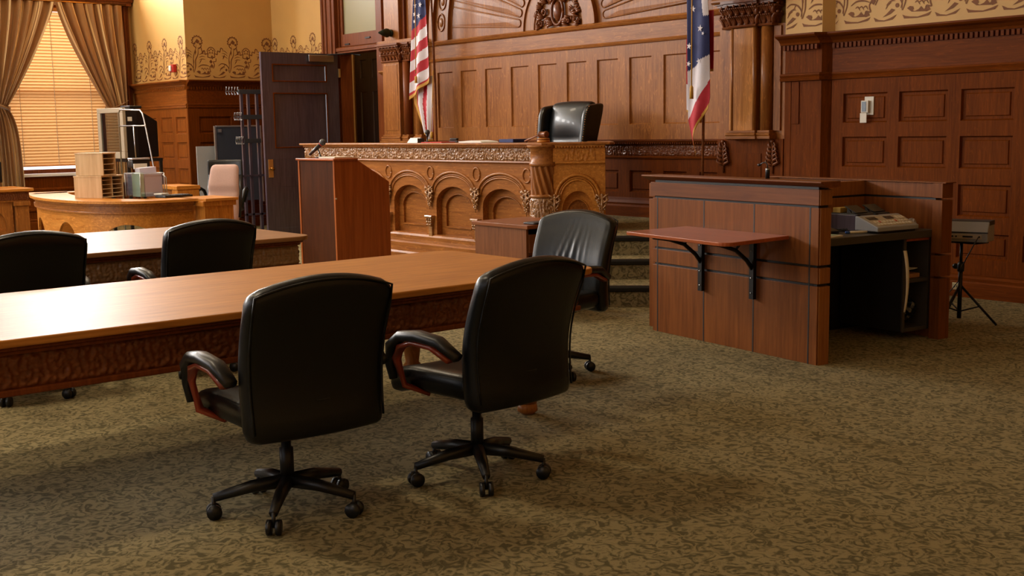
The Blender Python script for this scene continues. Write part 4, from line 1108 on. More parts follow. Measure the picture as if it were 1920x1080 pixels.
mb = MB()
for i in range(11):
    for j in range(2): onslope(mb, -.16+i*.031, -.142+i*.031, .16+j*.2, .27+j*.2, .005)
for i in range(3): onslope(mb, .11+i*.03, .13+i*.03, .6, .8, .004)
mb.build('key_row', 'cream_plastic', t)
for a_ in (-.115, .045): mb = MB(); onslope(mb, a_, a_+.015, .36, .46, .006); mb.build('red_key', 'red_plastic', t, label='red record key')
mb = MB(); mb.box(-.09, .1, -W2+.02, W2-.02, 0, .014); mb.box(-.085, -.07, -.2, -.17, .1, .12); mb.box(-.085, -.07, -.02, .01, .1, .12); mb.build('foot', 'plastic', t)
t = wthing('equipment_case', 'low dark wooden equipment case behind the grey recording console', 'case', 1.06, 1.05, .762)
MB().box(-.13, .13, -.17, .17, 0, .11).build('case_body', 'door_dark', t, bevel=.004)
MB().box(-.125, .125, -.165, .165, .11, .116).build('case_lid', 'dark_grey', t, bevel=.002)
for v, lab in ((.97, 'left of the two black calculators on the equipment case'), (1.15, 'right of the two black calculators on the equipment case')):
    t = wthing('desk_calculator', 'small tilted black desk calculator, '+lab, 'calculator', 1.10, v, .88, group=None)
    mb = MB(); mb.prism([(.05, 0), (.055, .006), (-.045, .05), (-.055, .045)], -.06, .06, 'y'); mb.build('keypad', 'plastic', t, bevel=.002)
    mb = MB(); mb.prism([(-.04, 0), (-.0, 0), (-.035, .04)], -.045, -.035, 'y'); mb.prism([(-.04, 0), (-.0, 0), (-.035, .04)], .035, .045, 'y'); mb.build('stand_foot', 'dark_grey', t)
    if v < 1:
        MB().box(-.01, .03, -.03, .04, .001, .012).build('memo_slip', 'paper', t)
t = MB().box(-.035, .035, -.05, .05, 0, .035).build('yellow_carton', 'yellow_box', bevel=.003); at(t, *WS(.985, .955, .879), WA); tag(t, 'small yellow carton on the equipment case behind the black calculators', 'box')
t = wthing('desk_telephone', 'black desk telephone with curled cord at the counter left end', 'telephone', 1.13, .60, .762)
mb = MB(); mb.prism([(.09, 0), (.09, .02), (-.08, .06), (-.09, 0)], -.08, .08, 'y'); mb.build('phone_base', 'plastic', t, bevel=.004)
mb = MB(); mb.tube([(-.05, -.1, .075), (-.05, -.06, .09), (-.05, .06, .09), (-.05, .1, .075)], [.022, .015, .015, .022], 8); mb.build('handset', 'plastic', t)
mb = MB(); mb.tube([(.0+.012*math.cos(k*1.6)+.0015*k, .1+.0015*k, .015+.012*math.sin(k*1.6)) for k in range(50)], .003, 5); mb.build('cord', 'plastic', t)
t = thing('marker_pen', 'white marker pen with blue cap lying on the dark counter', 'pen', WS(1.30, .80-.02, .762+.009), WA+1.25)
MB().lathe([(.008, -.07), (.009, -.068), (.009, .06), (0, .062)], n=12, axis='x').build('barrel', 'paper', t); MB().lathe([(.0, -.1), (.008, -.098), (.0095, -.07)], n=12, axis='x').build('cap', 'pen_blue', t)
t = wthing('paper_stack', 'pale green and white papers at the counter front left corner', 'papers', 1.33, .40, .762, .2)
MB().box(-.07, .08, -.12, .12, 0, .010).build('sheets', 'paper', t); MB().box(-.06, .06, -.11, .10, .0105, .013).build('green_sheet', 'paper_green', t)
def crumple(name, rad, sc, seed, matn, dent=.25):
    rnd = random.Random(seed); bm = bmesh.new(); bmesh.ops.create_icosphere(bm, subdivisions=4, radius=rad)
    ph = [(Vector((rnd.uniform(-1, 1), rnd.uniform(-1, 1), rnd.uniform(-1, 1))).normalized(), rnd.uniform(4, 11), rnd.uniform(0, 6)) for _ in range(9)]
    for v in bm.verts:
        n = v.co.normalized(); d = sum(abs(math.sin(n.dot(a)*f+p)) for a, f, p in ph)/9
        v.co = Vector((v.co.x*sc[0], v.co.y*sc[1], v.co.z*sc[2]))*(1-dent+dent*d*1.4)
    me = bpy.data.meshes.new(name); bm.to_mesh(me); bm.free(); me.materials.append(M[matn])
    o = bpy.data.objects.new(name, me); COL.objects.link(o); return o
t = crumple('plastic_bag', .036, (1, .8, 1.0), 3, 'clear_bag', .4); at(t, *WS(1.30, 1.31, .801), WA); tag(t, 'crumpled clear plastic wrapper at the right end of the console', 'wrapper')
t = crumple('black_bag', .1, (1.3, .95, 1.0), 5, 'bin_bag', .35); at(t, *WS(1.05, 1.257, .53), WA); tag(t, 'crumpled black bag in the upper pigeonhole under the counter', 'bag')
t = crumple('black_bag', .115, (1.4, .9, 1.0), 8, 'bin_bag', .35); at(t, *WS(1.22, 1.257, .205), WA); tag(t, 'shiny black bin bag in the bottom pigeonhole under the counter', 'bag')
t = MB().box(-.06, .09, -.07, .08, 0, .03).build('kraft_packet', 'paper_brown', bevel=.003); at(t, *WS(1.27, 1.257, .426), WA); tag(t, 'small brown packet lying in the upper pigeonhole', 'packet')
mb = MB(); vs = []
for k in range(24):
    t_ = k/23
    for s_ in (-1, 1):
        w_ = .02*(1-.5*t_*t_)
        vs.append((.13+.04*math.sin(2.4*t_)+.0, s_*w_*.9-.02*t_, .16-.42*t_**1.2))
mb.add(vs, [(2*k, 2*k+1, 2*k+3, 2*k+2) for k in range(23)], True)
t = mb.build('paper_strip', 'paper', recalc=False); sdm = t.modifiers.new('thick', 'SOLIDIFY'); sdm.thickness = .001
at(t, *WS(1.28, 1.115, .47), WA); tag(t, 'long white paper strip curling down from the pigeonhole', 'paper')
MBs = MB(); MBs.add([(-.06, -.03, 0), (.08, -.05, .01), (.09, .05, .02), (-.05, .06, .015)], [(0, 1, 2, 3)]); t = MBs.build('loose_sheet', 'paper'); t.modifiers.new('thick', 'SOLIDIFY').thickness = .002
at(t, *WS(1.28, 1.25, .475), WA); tag(t, 'loose white sheet lying across the brown packet in the pigeonhole', 'paper')

# small equipment stand by the right wall
t = thing('equipment_stand', 'black pole stand carrying a grey equipment box by the right wall', 'stand', (-4.46, 8.0, 0), math.radians(-5))
MB().lathe([(.016, .05), (.016, .45)], n=14).build('lower_pole', 'black_metal', t); MB().lathe([(.011, .4), (.011, .62)], n=14).build('upper_pole', 'black_metal', t)
mb = MB(); mb.lathe([(.024, .40), (.026, .42), (.026, .45), (.02, .47)], n=14); kc = mb.build('collar', 'plastic', t)
MB().ball(-.045, 0, .435, .022, (1, 1, 1), 10, 7).build('clamp_knob', 'plastic', kc)
for k in range(3):
    a = 2*PI*k/3+.5; mb = MB(); mb.tube([(0, 0, .30), (.26*math.cos(a), .26*math.sin(a), .012)], .009, 8); mb.tube([(0, 0, .1), (.14*math.cos(a), .14*math.sin(a), .145)], .006, 6); mb.build('leg', 'black_metal', t)
MB().box(-.07, .17, -.08, .08, .615, .63).build('tray', 'black_metal', t, bevel=.003)
eb = thing('equipment_box', 'two-tone grey electronics box with a beige socket strip, on the pole stand', 'equipment', (-4.40, 8.0, .631), math.radians(16))
MB().prism([(-.11, 0), (.1, 0), (.1, .15), (-.06, .15), (-.12, .075)], -.165, .15, 'x').build('housing', 'grey_plastic', eb, bevel=.006)
MB().box(-.166, .151, -.0635, .101, .118, .151).build('lid', 'dark_grey', eb, bevel=.003)
MB().box(-.155, .11, -.124, -.10, .024, .056).build('socket_strip', 'beige_plastic', eb, bevel=.002)
mb = MB(); 
for x0, x1 in ((-.15, -.12), (-.1, -.085), (-.07, -.06), (-.02, .05), (.09, .10)): mb.box(x0, x1, -.1262, -.122, .035, .047)
mb.build('socket', 'plastic', eb)
MB().box(-.166, .151, -.1205, -.10, .066, .074).build('dark_seam', 'plastic', eb)
t = MB().tube([(-4.27, 7.885, .672), (-4.26, 7.84, .65), (-4.32, 7.82, .52), (-4.38, 7.85, .42), (-4.41, 7.88, .34), (-4.50, 7.84, .2), (-4.60, 7.78, .06), (-4.7, 7.72, .008), (-4.8, 7.66, .008)], .004, 6).build('power_cord', 'plastic')
tag(t, 'thin black cord hanging from the grey equipment box to the floor', 'cord')
# thermostat and outlet on the right wall
t = thing('thermostat', 'cream wall thermostat with hanging open cover on the dark wall', 'thermostat', (-6.17, YB-.0085, 1.60))
MB().box(-.02, .075, -.018, -.001, -.03, .135).build('back_plate', 'cream_plastic', t, bevel=.003); MB().box(-.04, .035, -.045, -.0185, -.01, .10).build('housing', 'cream_plastic', t, bevel=.004)
MB().box(-.03, .015, -.048, -.0455, .0, .09).build('circuit_window', 'lcd', t); MB().box(-.045, .025, -.05, -.043, -.10, -.012).build('open_cover', 'cream_plastic', t, bevel=.003)
t = thing('wall_outlet', 'dark brass wall outlet low on the right wall', 'outlet', (-5.22, YB-.052, .09))
MB().box(-.035, .035, -.006, 0, -.03, .03).build('face_plate', 'brass_pale', t, bevel=.002); mb = MB(); mb.box(-.012, -.006, -.008, -.005, -.01, .01); mb.box(.006, .012, -.008, -.005, -.01, .01); mb.build('slots', 'plastic', t)
# door pull on the left pilaster zone, finial, alarm
t = thing('brass_door_pull', 'ornate brass pull mounted on the narrow oak panel left of the pilaster', 'door pull', (-13.9, YB-.032, 1.70))
mb = MB(); mb.prism([(-.03, -.13), (.03, -.13), (.035, -.05), (.022, 0), (.035, .05), (.03, .12), (0, .165), (-.03, .12), (-.035, .05), (-.022, 0), (-.035, -.05)], -.012, 0, 'y'); mb.prism([(-.03, -.13), (.03, -.13), (0, -.175)], -.012, 0, 'y'); mb.build('escutcheon', 'brass', t, bevel=.003)
mb = MB(); mb.tube([(0, -.01, .10), (0, -.045, .08), (0, -.055, 0), (0, -.045, -.09), (0, -.01, -.11)], [.01, .012, .015, .012, .01], 8); mb.ball(0, -.05, -.03, .02, n=10, m=7); mb.build('grip', 'brass', t)
t = thing('wall_finial', 'dark green bronze pointed finial on the pilaster above its capital', 'finial', (-13.60, YB-.17, 2.83))
MB().lathe([(.05, -.0), (.05, -.02), (.045, -.03)], n=20, axis='y').build('rose', 'verdigris', t)
mb = MB(); mb.lathe([(.035, -.03), (.06, -.06), (.062, -.09), (.045, -.12), (.05, -.13), (.03, -.165), (.01, -.21), (0, -.215)], n=20, axis='y'); mb.build('knob', 'verdigris', t)
t = thing('fire_alarm', 'small red fire alarm strobe on the yellow stencilled wall', 'alarm', (-17.72, YC-.006, 2.53))
MB().box(-.075, .075, -.06, 0, -.06, .06).build('alarm_body', 'red_plastic', t, bevel=.008); MB().box(-.05, .02, -.085, -.06, -.045, .045).build('strobe_lens', 'paper', t, bevel=.01)
# =================================================================== FLAGS
def star(mb, x, y, z, r, rot=0):
    P = [(x+(r if k % 2 == 0 else r*.4)*math.sin(rot+PI*k/5), z+(r if k % 2 == 0 else r*.4)*math.cos(rot+PI*k/5)) for k in range(10)]
    mb.add([(p[0], y, p[1]) for p in P]+[(x, y, z)], [(k, (k+1) % 10, 10) for k in range(10)])
def sheet(par, name, left, right, top, bot, slope, colour, folds, amp, wy=0, nu=48, nz=150, fringe=None):
    """hanging cloth: edges left(z)/right(z), stripes follow the drape at a slope; colour(s, d) -> material index"""
    vs, fs, mi = [], [], []
    for j in range(nz+1):
        for i in range(nu+1):
            s = i/nu; d = lerp(0, 1, j/nz)
            zt = top(s); zb = bot(s); z = lerp(zt, zb, d)
            x = lerp(left(z), right(z), s)
            y = wy+amp*math.sin(folds*2*PI*s+1.2*math.sin(z*2.1))*(.6+.5*d)+.3*amp*math.sin(folds*5.1*s+z*4)
            vs.append((x, y, z))
    for j in range(nz):
        for i in range(nu):
            fs.append((j*(nu+1)+i, j*(nu+1)+i+1, (j+1)*(nu+1)+i+1, (j+1)*(nu+1)+i)); mi.append(colour((i+.5)/nu, (j+.5)/nz))
    mb = MB(); mb.add(vs, fs, True); mb.mi = mi
    o = mb.build(name, ['flag_red', 'flag_white', 'flag_blue', 'gold_fringe'], par, recalc=False)
    sd = o.modifiers.new('thick', 'SOLIDIFY'); sd.thickness = .003
    return o
# flag left of the bench: stripes with a navy canton and white stars
f1 = thing('striped_flag', 'stars and stripes flag draped from its pole left of the judge wall', 'flag', (-12.5, 9.0, .51))
def z0(v): return v-.51
# front fall: from canton (top) through seven stripes, gold fringe at the slanted hem
def col1(s, d):
    z = lerp(3.75, lerp(1.92, 2.10, s), d)-.0
    zz = z-(.16*s-.08)              # stripes climb slightly to the right
    if d > .975: return 3
    k = (zz-2.0)/.135
    if zz > 2.88-.1*(1-s)*0: return 2
    return 0 if int(math.floor(k+.4)) % 2 == 0 else 1
sheet(f1, 'front_fall', lambda z: lerp(-.37, -.19, (z+.51-1.9)/1.3 if z+.51 < 3.2 else 1), lambda z: lerp(.10, .05, min(1, max(0, (z+.51-2.0)/1.2))),
      lambda s: z0(3.75), lambda s: z0(lerp(1.90, 2.13, s**.9)), 0, col1, 1.6, .022, -.06)
def col1b(s, d):
    if s < .10 or d > .975: return 3 if s < .08 else (3 if d > .975 else 0)
    q = (s*3.6+.9*d) % 2
    return 0 if q < 1.0 else 1
sheet(f1, 'rear_fall', lambda z: lerp(-.10, -.35, min(1, max(0, (z+.51-1.35)/.5))), lambda z: lerp(.04, .06, (z+.51-1.4)/.8),
      lambda s: z0(2.2), lambda s: z0(lerp(1.50, 1.36, min(1, s*1.6))), 0, col1b, 2.3, .025, .01)
mb = MB()
for (x, z, r, a) in ((-.15, 2.99, .035, .2), (-.06, 2.965, .042, -.1), (-.155, 2.90, .03, .1), (-.13, 3.1, .035, 0), (-.02, 3.1, .04, .2), (-.1, 3.22, .035, 0), (0, 3.25, .035, .1), (-.05, 3.38, .035, 0), (-.13, 3.4, .03, .2)):
    star(mb, x, -.095, z-.51, r, a)
s_ = mb.build('star_field', 'flag_white', f1, recalc=False)
mb = MB(); mb.tube([(.075, .05, 0), (.07, .05, 1.6), (.0, .05, 3.6)], .014, 10); mb.build('flag_pole', 'gavel_wood', f1)
mb = MB(); mb.lathe([(.014, 0), (.03, .02), (.034, .06), (.012, .1), (0, .2)], 0, .05, 12, cz=3.6); mb.build('pole_spear', 'brass', f1)
mb = MB(); mb.lathe([(.17, 0), (.17, .02), (.12, .05), (.04, .07), (.03, .12)], .075, .05, 24); mb.build('pole_base', 'brass', f1)
mb = MB(); mb.tube([(-.0, -.1, 3.3), (-.085, -.125, 2.9), (-.1, -.12, 2.2), (-.11, -.125, 1.62+.1)], .006, 6); mb.lathe([(.008, .09), (.018, .08), (.02, 0), (0, 0)], -.11, -.125, 10, cz=1.60)
mb.build('gold_tassel_cord', 'gold_fringe', f1)
mb = MB(); mb.tube([(.13, -.02, 1.75), (.10, -.03, 1.3), (.09, -.04, .95)], .006, 6); mb.lathe([(.008, .09), (.02, .08), (.022, 0), (0, 0)], .09, -.04, 10, cz=.88); mb.build('gold_tassel_cord', 'gold_fringe', f1)
# flag right of the bench: navy field with stars, then white and red, hanging to a point
f2 = thing('swallowtail_flag', 'red, white and navy starred flag draped right of the judge wall', 'flag', (-7.70, 8.83, .51))
def col2(s, d):
    z = lerp(3.7, lerp(1.19, 1.66, s**.9), d)
    hem = lerp(1.19, 1.66, s**.9)
    if d > .985 or (z-hem) < .05: return 3
    zz = z-.15*s
    if zz > 2.03: 
        return 1 if (s > .62 and z > 2.55 and (s-.62) > (2.9-z)*.5) else 2
    if z > 1.56+.38*s: return 1
    return 0
def left2(z): return lerp(-.05, -.14, min(1, max(0, (z+.51-1.2)/.35)))
def right2(z): return lerp(.0, .135, min(1, max(0, (z+.51-1.22)/.55))) if z+.51 < 2.4 else lerp(.135, .10, min(1, (z+.51-2.4)/.6))
sheet(f2, 'front_fall', left2, right2, lambda s: 3.7-.51, lambda s: lerp(1.19, 1.66, s**.9)-.51, 0, col2, 1.15, .024, -.05)
def col2b(s, d): return 3 if d > .97 else (0 if d < .62 else 1)
sheet(f2, 'rear_fall', lambda z: -.20, lambda z: -.06, lambda s: 2.35-.51, lambda s: lerp(1.64, 1.58, s)-.51, 0, col2b, .8, .012, .0)
sheet(f2, 'side_fall', lambda z: .08, lambda z: .145, lambda s: 2.6-.51, lambda s: 2.02-.51, 0, lambda s, d: 3 if d > .96 else 0, .5, .01, .0)
mb = MB()
for (x, z, r, a) in ((.05, 2.43, .036, .15), (-.09, 2.27, .034, .2), (.035, 2.12, .032, -.3), (-.095, 2.10, .03, .3), (-.04, 2.62, .035, .1), (.085, 2.38, .02, .3), (-.08, 2.85, .035, 0), (.03, 3.0, .035, .2), (-.05, 3.2, .035, 0)):
    star(mb, x, -.088, z-.51, r, a)
mb.build('star_field', 'flag_white', f2, recalc=False)
mb = MB(); mb.tube([(-.02, .03, 0), (0, .03, 1.2), (.01, .03, 3.6)], .014, 10); mb.build('flag_pole', 'gavel_wood', f2)
mb = MB(); mb.lathe([(.014, 0), (.03, .02), (.034, .06), (.012, .1), (0, .2)], .01, .03, 12, cz=3.6); mb.build('pole_spear', 'brass', f2)
mb = MB(); mb.lathe([(.17, 0), (.17, .02), (.12, .05), (.04, .07), (.03, .12)], -.02, .03, 24); mb.build('pole_base', 'brass', f2)
mb = MB(); mb.tube([(-.02, -.11, 3.3), (-.03, -.115, 2.2), (-.035, -.11, 1.36)], .0065, 6); mb.lathe([(.008, .13), (.018, .11), (.02, 0), (0, 0)], -.035, -.11, 10, cz=1.25)
mb.build('gold_tassel_cord', 'gold_fringe', f2)

# =================================================================== CHAIRS
def office_chair(label):
    t = thing('office_chair', label, 'chair', group='black leather office chairs at the counsel tables')
    # backrest: arched head, reclined, softly cupped
    def back(x, y, z):
        h = (z+.31)/.62                       # 0 bottom .. 1 top
        arch = -.055*(x/.3)**2*max(0, h-.35)/.65
        wid = lerp(.94, 1.0, h) if h < .9 else lerp(1.0, .97, (h-.9)*10)
        return (x*wid, y*(1-.2*h)-.03-.085*h-.035*(1-(x/.3)**2)*1.0+.045*math.sin(PI*min(1, h*1.1)), z+arch)
    mb = MB(); mb.soft(.30, .055, .31, .045, back, (12, 3, 14)); b = mb.build('backrest', 'leather', t); b.location = (0, -.20, .68)
    # welt running round the rear edge of the back
    P = []
    for k in range(41):
        s = k/40
        if s < .25: x, z = -.285, lerp(-.27, .265, s/.25)
        elif s > .75: x, z = .285, lerp(.265, -.27, (s-.75)/.25)
        else: x, z = lerp(-.285, .285, (s-.25)/.5), .292
        yy = -.05
        P.append(back(x, yy, z))
    mb = MB(); mb.tube([(p[0], p[1]-.003, p[2]+.002) for p in P], .0045, 6); w = mb.build('welt', 'leather', b)
    mb = MB(); mb.soft(.27, .255, .055, .045, lambda x, y, z: (x, y, z-.03*max(0, y-.12)/.13*1.0+.012*(x/.27)**2), (10, 10, 3)); s = mb.build('seat', 'leather', t); s.location = (0, .05, .45)
    for sd in (-1, 1):
        mb = MB(); mb.tube([(sd*.315, -.2, .60), (sd*.325, -.1, .655), (sd*.33, .02, .668), (sd*.325, .13, .655), (sd*.32, .2, .61), (sd*.315, .225, .53), (sd*.31, .21, .46)], [.8, 1, 1, 1, .95, .8, .6], 12, flat=(.032, .022))
        a = mb.build('armrest', 'plastic', t)
        mb = MB(); mb.tube([(sd*.318, -.16, .585), (sd*.322, -.06, .628), (sd*.322, .06, .634), (sd*.32, .14, .61), (sd*.315, .18, .55), (sd*.30, .15, .44), (sd*.22, .08, .40)], 1, 10, flat=(.024, .012))
        mb.build('arm_trim', 'red_arm', a, label='red-brown wooden trim under the armrest')
    mb = MB(); mb.box(-.14, .14, -.12, .18, .375, .40); mb.tube([(0, -.1, .38), (0, -.24, .40), (0, -.30, .52)], 1, 8, flat=(.035, .01)); mb.build('mechanism', 'black_metal', t, bevel=.004)
    mb = MB(); mb.lathe([(.028, .1), (.028, .26), (.02, .265), (.02, .38)], 0, .03, 16); mb.build('gas_column', 'black_metal', t)
    for k in range(5):
        a = 2*PI*k/5+.3; c, s_ = math.cos(a), math.sin(a)
        mb = MB(); mb.tube([(.0, .03, .125), (.14*c, .03+.14*s_, .115), (.29*c, .03+.29*s_, .085)], [.03, .026, .018], 8); l = mb.build('base_spoke', 'plastic', t)
        mb = MB(Matrix.Translation((.29*c, .03+.29*s_, .03)) @ Matrix.Rotation(a, 4, 'Z'))
        for o_ in (-.018, .018): mb.lathe([(.0, -.009), (.03, -.009), (.03, .009), (0, .009)], 0, o_, 14, axis='y')
        mb.tube([(0, 0, .0), (0, 0, .06)], .008, 8); mb.build('caster', 'plastic', l)
    return t
ch = office_chair('black leather office chair pulled up behind the brown table, seen from the back, nearest the lectern')
GR = 'black leather office chairs at the counsel tables'
spots = [(-6.95, 3.12, PI/2-.03, 'black leather office chair at the brown rear table, back to us'),
         (-6.93, 2.07, PI/2-.08, 'black leather office chair at the brown rear table, cut by the left frame edge'),
         (-4.02, 2.17, PI/2-.05, 'black leather office chair at the near side of the front table, left of the pair'),
         (-3.87, 3.02, PI/2+.10, 'black leather office chair at the near side of the front table, right of the pair'),
         (-5.31, 4.67, PI+.16, 'black leather office chair facing us at the far end of the front table, creased backrest')]
for i, (x, y, rz, lab) in enumerate(spots):
    o_ = ch if i == 0 else copy_tree(ch)
    at(o_, x, y, 0, rz); o_['label'] = lab
    last = o_
# creases on the chair that faces us: give that backrest its own mesh with folds
for c_ in last.children:
    if c_.name.startswith('backrest'):
        me = c_.data.copy(); c_.data = me
        sb = c_.modifiers.new('sub', 'SUBSURF'); sb.levels = 2; sb.render_levels = 2; sb.subdivision_type = 'CATMULL_CLARK'
        bm = bmesh.new(); bm.from_mesh(me)
        es = [e for e in bm.edges if all(v.co.y > -.09 for v in e.verts)]
        bmesh.ops.subdivide_edges(bm, edges=[e for e in bm.edges], cuts=2, use_grid_fill=True)
        for v in bm.verts:
            x, y, z = v.co
            if y > -.12:
                h = (z+.31)/.62
                w = math.exp(-((h-.36)/.30)**2)
                for (cx, sl, a, wd) in ((-.01, .10, .016, .011), (.055, .16, .008, .010), (-.075, .05, .007, .009), (.11, .2, .006, .010), (-.12, .03, .005, .008)):
                    d = (x-(cx-sl*(h-.4)))/wd
                    v.co.y += w*a*(math.exp(-d*d)-.6*math.exp(-(d-1.9)**2))*(1 if y > -.06 or True else 0)*max(0, min(1, (y+.12)/.06))
        bm.to_mesh(me); bm.free()
# judge's high wing-back chair
jc = thing('judge_chair', 'high wing-back black leather judge chair with nailhead trim behind the bench', 'chair', (-9.53, 8.47, .51), PI)
def jback(x, y, z):
    h = (z+.42)/.84; cup = .10*(abs(x)/.33)**3
    top = -.012*(x/.3)**2*(h > .6)
    bul = .045*abs(math.sin(PI*min(1, max(0, (h-.02)/.46)))) if h < .5 else .05*math.sin(PI*min(1, (h-.5)/.5))
    return (x, y+bul*(1-(x/.36)**2)-.16*h+.02, z+top)
mb = MB(); mb.soft(.315, .06, .42, .05, jback, (12, 3, 22)); b = mb.build('backrest', 'leather_soft', jc); b.location = (0, -.22, .86)
for sd in (-1, 1):
    prof = []
    mb = MB()
    def wing(x, y, z, sd=sd):
        h = (z+.40)/.80; k_ = max(0, h-.78)/.22; f_ = (y+.13)/.26
        return (x+sd*.03*h+sd*.03*max(0, y), y*(.75+.35*h*(1-.35*k_**2))-.16*h+.07-.03*k_**2*f_, z-.025*k_**2*f_**1.5)
    mb.soft(.04, .13, .40, .035, wing, (3, 6, 16)); w_ = mb.build('wing', 'leather_soft', jc); w_.location = (sd*.325, -.22, .85)
    mb = MB()
    for k in range(30):
        z = lerp(-.37, .38, k/29); p = wing(sd*.038, .118, z); mb.ball(p[0], p[1]+.008, p[2], .0055, n=6, m=4)
    mb.build('nailhead_row', 'brass', w_)
mb = MB(); mb.soft(.30, .28, .07, .05, None, (8, 8, 3)); s = mb.build('seat', 'leather_soft', jc); s.location = (0, .05, .46)
for sd in (-1, 1):
    mb = MB(); mb.soft(.045, .24, .14, .04, None, (3, 6, 4)); a = mb.build('armrest', 'leather_soft', jc); a.location = (sd*.33, .02, .57)
mb = MB(); mb.lathe([(.03, .1), (.03, .38)], n=14); mb.build('column', 'black_metal', jc)
for k in range(5):
    a = 2*PI*k/5; mb = MB(); mb.tube([(0, 0, .12), (.28*math.cos(a), .28*math.sin(a), .07)], [.028, .018], 8); mb.lathe([(0, -.02), (.03, -.02), (.03, .02), (0, .02)], .28*math.cos(a), .28*math.sin(a), 12, axis='y', cz=.03); mb.build('base_spoke', 'gavel_wood', jc)

# =================================================================== COUNSEL TABLES
def counsel_table(x0, x1, y0, y1, ztop, label, top_m, apron_m, name='counsel_table', carve=.016, rc=.10):
    cx, cy = (x0+x1)/2, (y0+y1)/2; hx, hy = (x1-x0)/2, (y1-y0)/2
    t = thing(name, label, 'table', (cx, cy, 0))
    MB().prism(rrect(-hx, hx, -hy, hy, rc), ztop-.032, ztop).build('tabletop', top_m, t, bevel=.007, seg=3)
    mb = MB(); mb.prism(rrect(-hx+.03, hx-.03, -hy+.03, hy-.03, rc*.8), ztop-.05, ztop-.033); mb.prism(rrect(-hx+.05, hx-.05, -hy+.05, hy-.05, rc*.7), ztop-.068, ztop-.05)
    mb.build('under_moulding', 'case_z', t, bevel=.006)
    e = .09; za, zb = ztop-.21, ztop-.07
    mb = MB(); mb.box(-hx+e, hx-e, -hy+e, hy-e, za, zb); mb.build('apron_core', apron_m, t)
    cv = carving(.13, za+.004, zb-.004, carve)
    mb = MB()
    for (ox, oy, ang, L) in ((hx-e, -hy+e, PI/2, 2*(hy-e)), (-hx+e, -hy+e, 0, 2*(hx-e)), (hx-e, hy-e, PI, 2*(hx-e)), (-hx+e, hy-e, -PI/2, 2*(hy-e))):
        mb.M = frame(ox, oy, ang); mb.field(0, L, za+.004, zb-.004, lambda u, z: .001+cv(u+5, z), int(L*190), 20)
    mb.build('carved_apron', apron_m, t)
    mb = MB()
    for (a, b) in ((za-.02, za+.006),): mb.prism(rrect(-hx+e-.018, hx-e+.018, -hy+e-.018, hy-e+.018, .01, 2), a, b)
    mb.build('lower_bead', 'case_z', t, bevel=.006)
    for sx in (-1, 1):
        for sy in (-1, 1):
            px, py = sx*(hx-e-.07), sy*(hy-e-.30)
            mb = MB(); mb.box(px-.055, px+.055, py-.055, py+.055, .5, za-.02)
            mb.lathe([(.05, .06), (.062, .1), (.04, .13), (.05, .2), (.055, .3), (.048, .4), (.038, .44), (.055, .47), (.055, .5)], px, py, 24)
            mb.lathe([(.03, 0), (.055, .02), (.05, .06)], px, py, 20); mb.build('leg', 'oak_z', t)
    return t, hx, hy
t1, hx, hy = counsel_table(-5.82, -4.44, .35, 4.29, .76, 'long glossy golden oak counsel table in the foreground with carved apron', 'table_top', 'carved_dark', rc=.11)
t2, hx, hy = counsel_table(-9.0, -7.38, .2, 4.26, .76, 'long brown oak counsel table behind the front one, with pale carved apron', 'table_top2', 'carved_pale', rc=.13)
mb = MB(); mb.box(hx-.26, hx-.20, -hy+.6, -hy+3.35, .08, .545); mb.build('modesty_panel', 'lect_lit', t2)

# =================================================================== LECTERN
lc = thing('lectern', 'tall plain wooden lectern with slanted top standing before the judge bench', 'lectern', (-9.95, 6.10, 0), math.radians(2))
LX, LY = .31, .315
side = [(-LY, 0), (LY, 0), (LY, 1.005), (-.06, 1.225), (-LY, 1.225)]
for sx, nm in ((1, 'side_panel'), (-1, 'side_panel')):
    MB().prism(side, sx*LX-.012, sx*LX+.012, 'x').build(nm, 'lect_lit', lc, bevel=.002)
MB().box(-LX+.012, LX-.012, -LY, -LY+.022, .0, 1.225).build('front_panel', 'lect_shaded', lc, bevel=.002)
MB().box(-LX-.013, -LX+.012, -LY-.006, -LY+.01, 0, 1.225).build('corner_strip', 'lect_lit', lc)
MB().box(LX-.01, LX+.0125, -LY-.004, -LY+.008, 0, 1.225).build('corner_strip', 'lect_lit', lc)
mb = MB(); mb.prism([(-LY-.02, 1.226), (-.055, 1.226), (-.055, 1.246), (-LY-.02, 1.246)], -LX-.03, LX+.03, 'x'); mb.build('top_board', 'shelf_wood', lc, bevel=.004)
mb = MB(); mb.prism([(-.06, 1.222), (LY, 1.000), (LY+.003, 1.012), (-.055, 1.238)], -LX+.013, LX-.013, 'x'); mb.build('reading_slope', 'shelf_wood', lc); MB().box(-LX+.013, LX-.013, -.29, .3, .6, .62).build('inner_shelf', 'shelf_wood', lc)
mb = MB(); mb.box(LX+.0125, LX+.014, -.32, -.30, .86, .875); mb.build('wear_chip', 'cream_plastic', lc, label='small pale chip in the side veneer')
t = thing('handheld_microphone', 'black handheld microphone with red ring clipped above the lectern', 'microphone', (-10.10, 5.93, 1.2475))
MB().lathe([(.05, 0), (.05, .008), (.01, .012), (.008, .04)], n=16).build('clip_base', 'plastic', t)
mb = MB(); d = Vector((.72, .35, .62)).normalized(); p0 = Vector((-.115, -.05, .03)); mb.tube([p0, p0+d*.09, p0+d*.165], [.014, .018, .021], 12); mb.build('handle', 'plastic', t)
mb = MB(); mb.tube([p0+d*.165, p0+d*.173], .0225, 12); mb.build('red_ring', 'red_plastic', t, label='red ring below the microphone head')
mb = MB(); c = p0+d*.198; mb.ball(c.x, c.y, c.z, .033, n=14, m=10); mb.build('head', 'dark_grey', t)
mb = MB(); mb.tube([(0, 0, .03), tuple(p0+d*.12)], .006, 8); mb.build('clip', 'plastic', t)
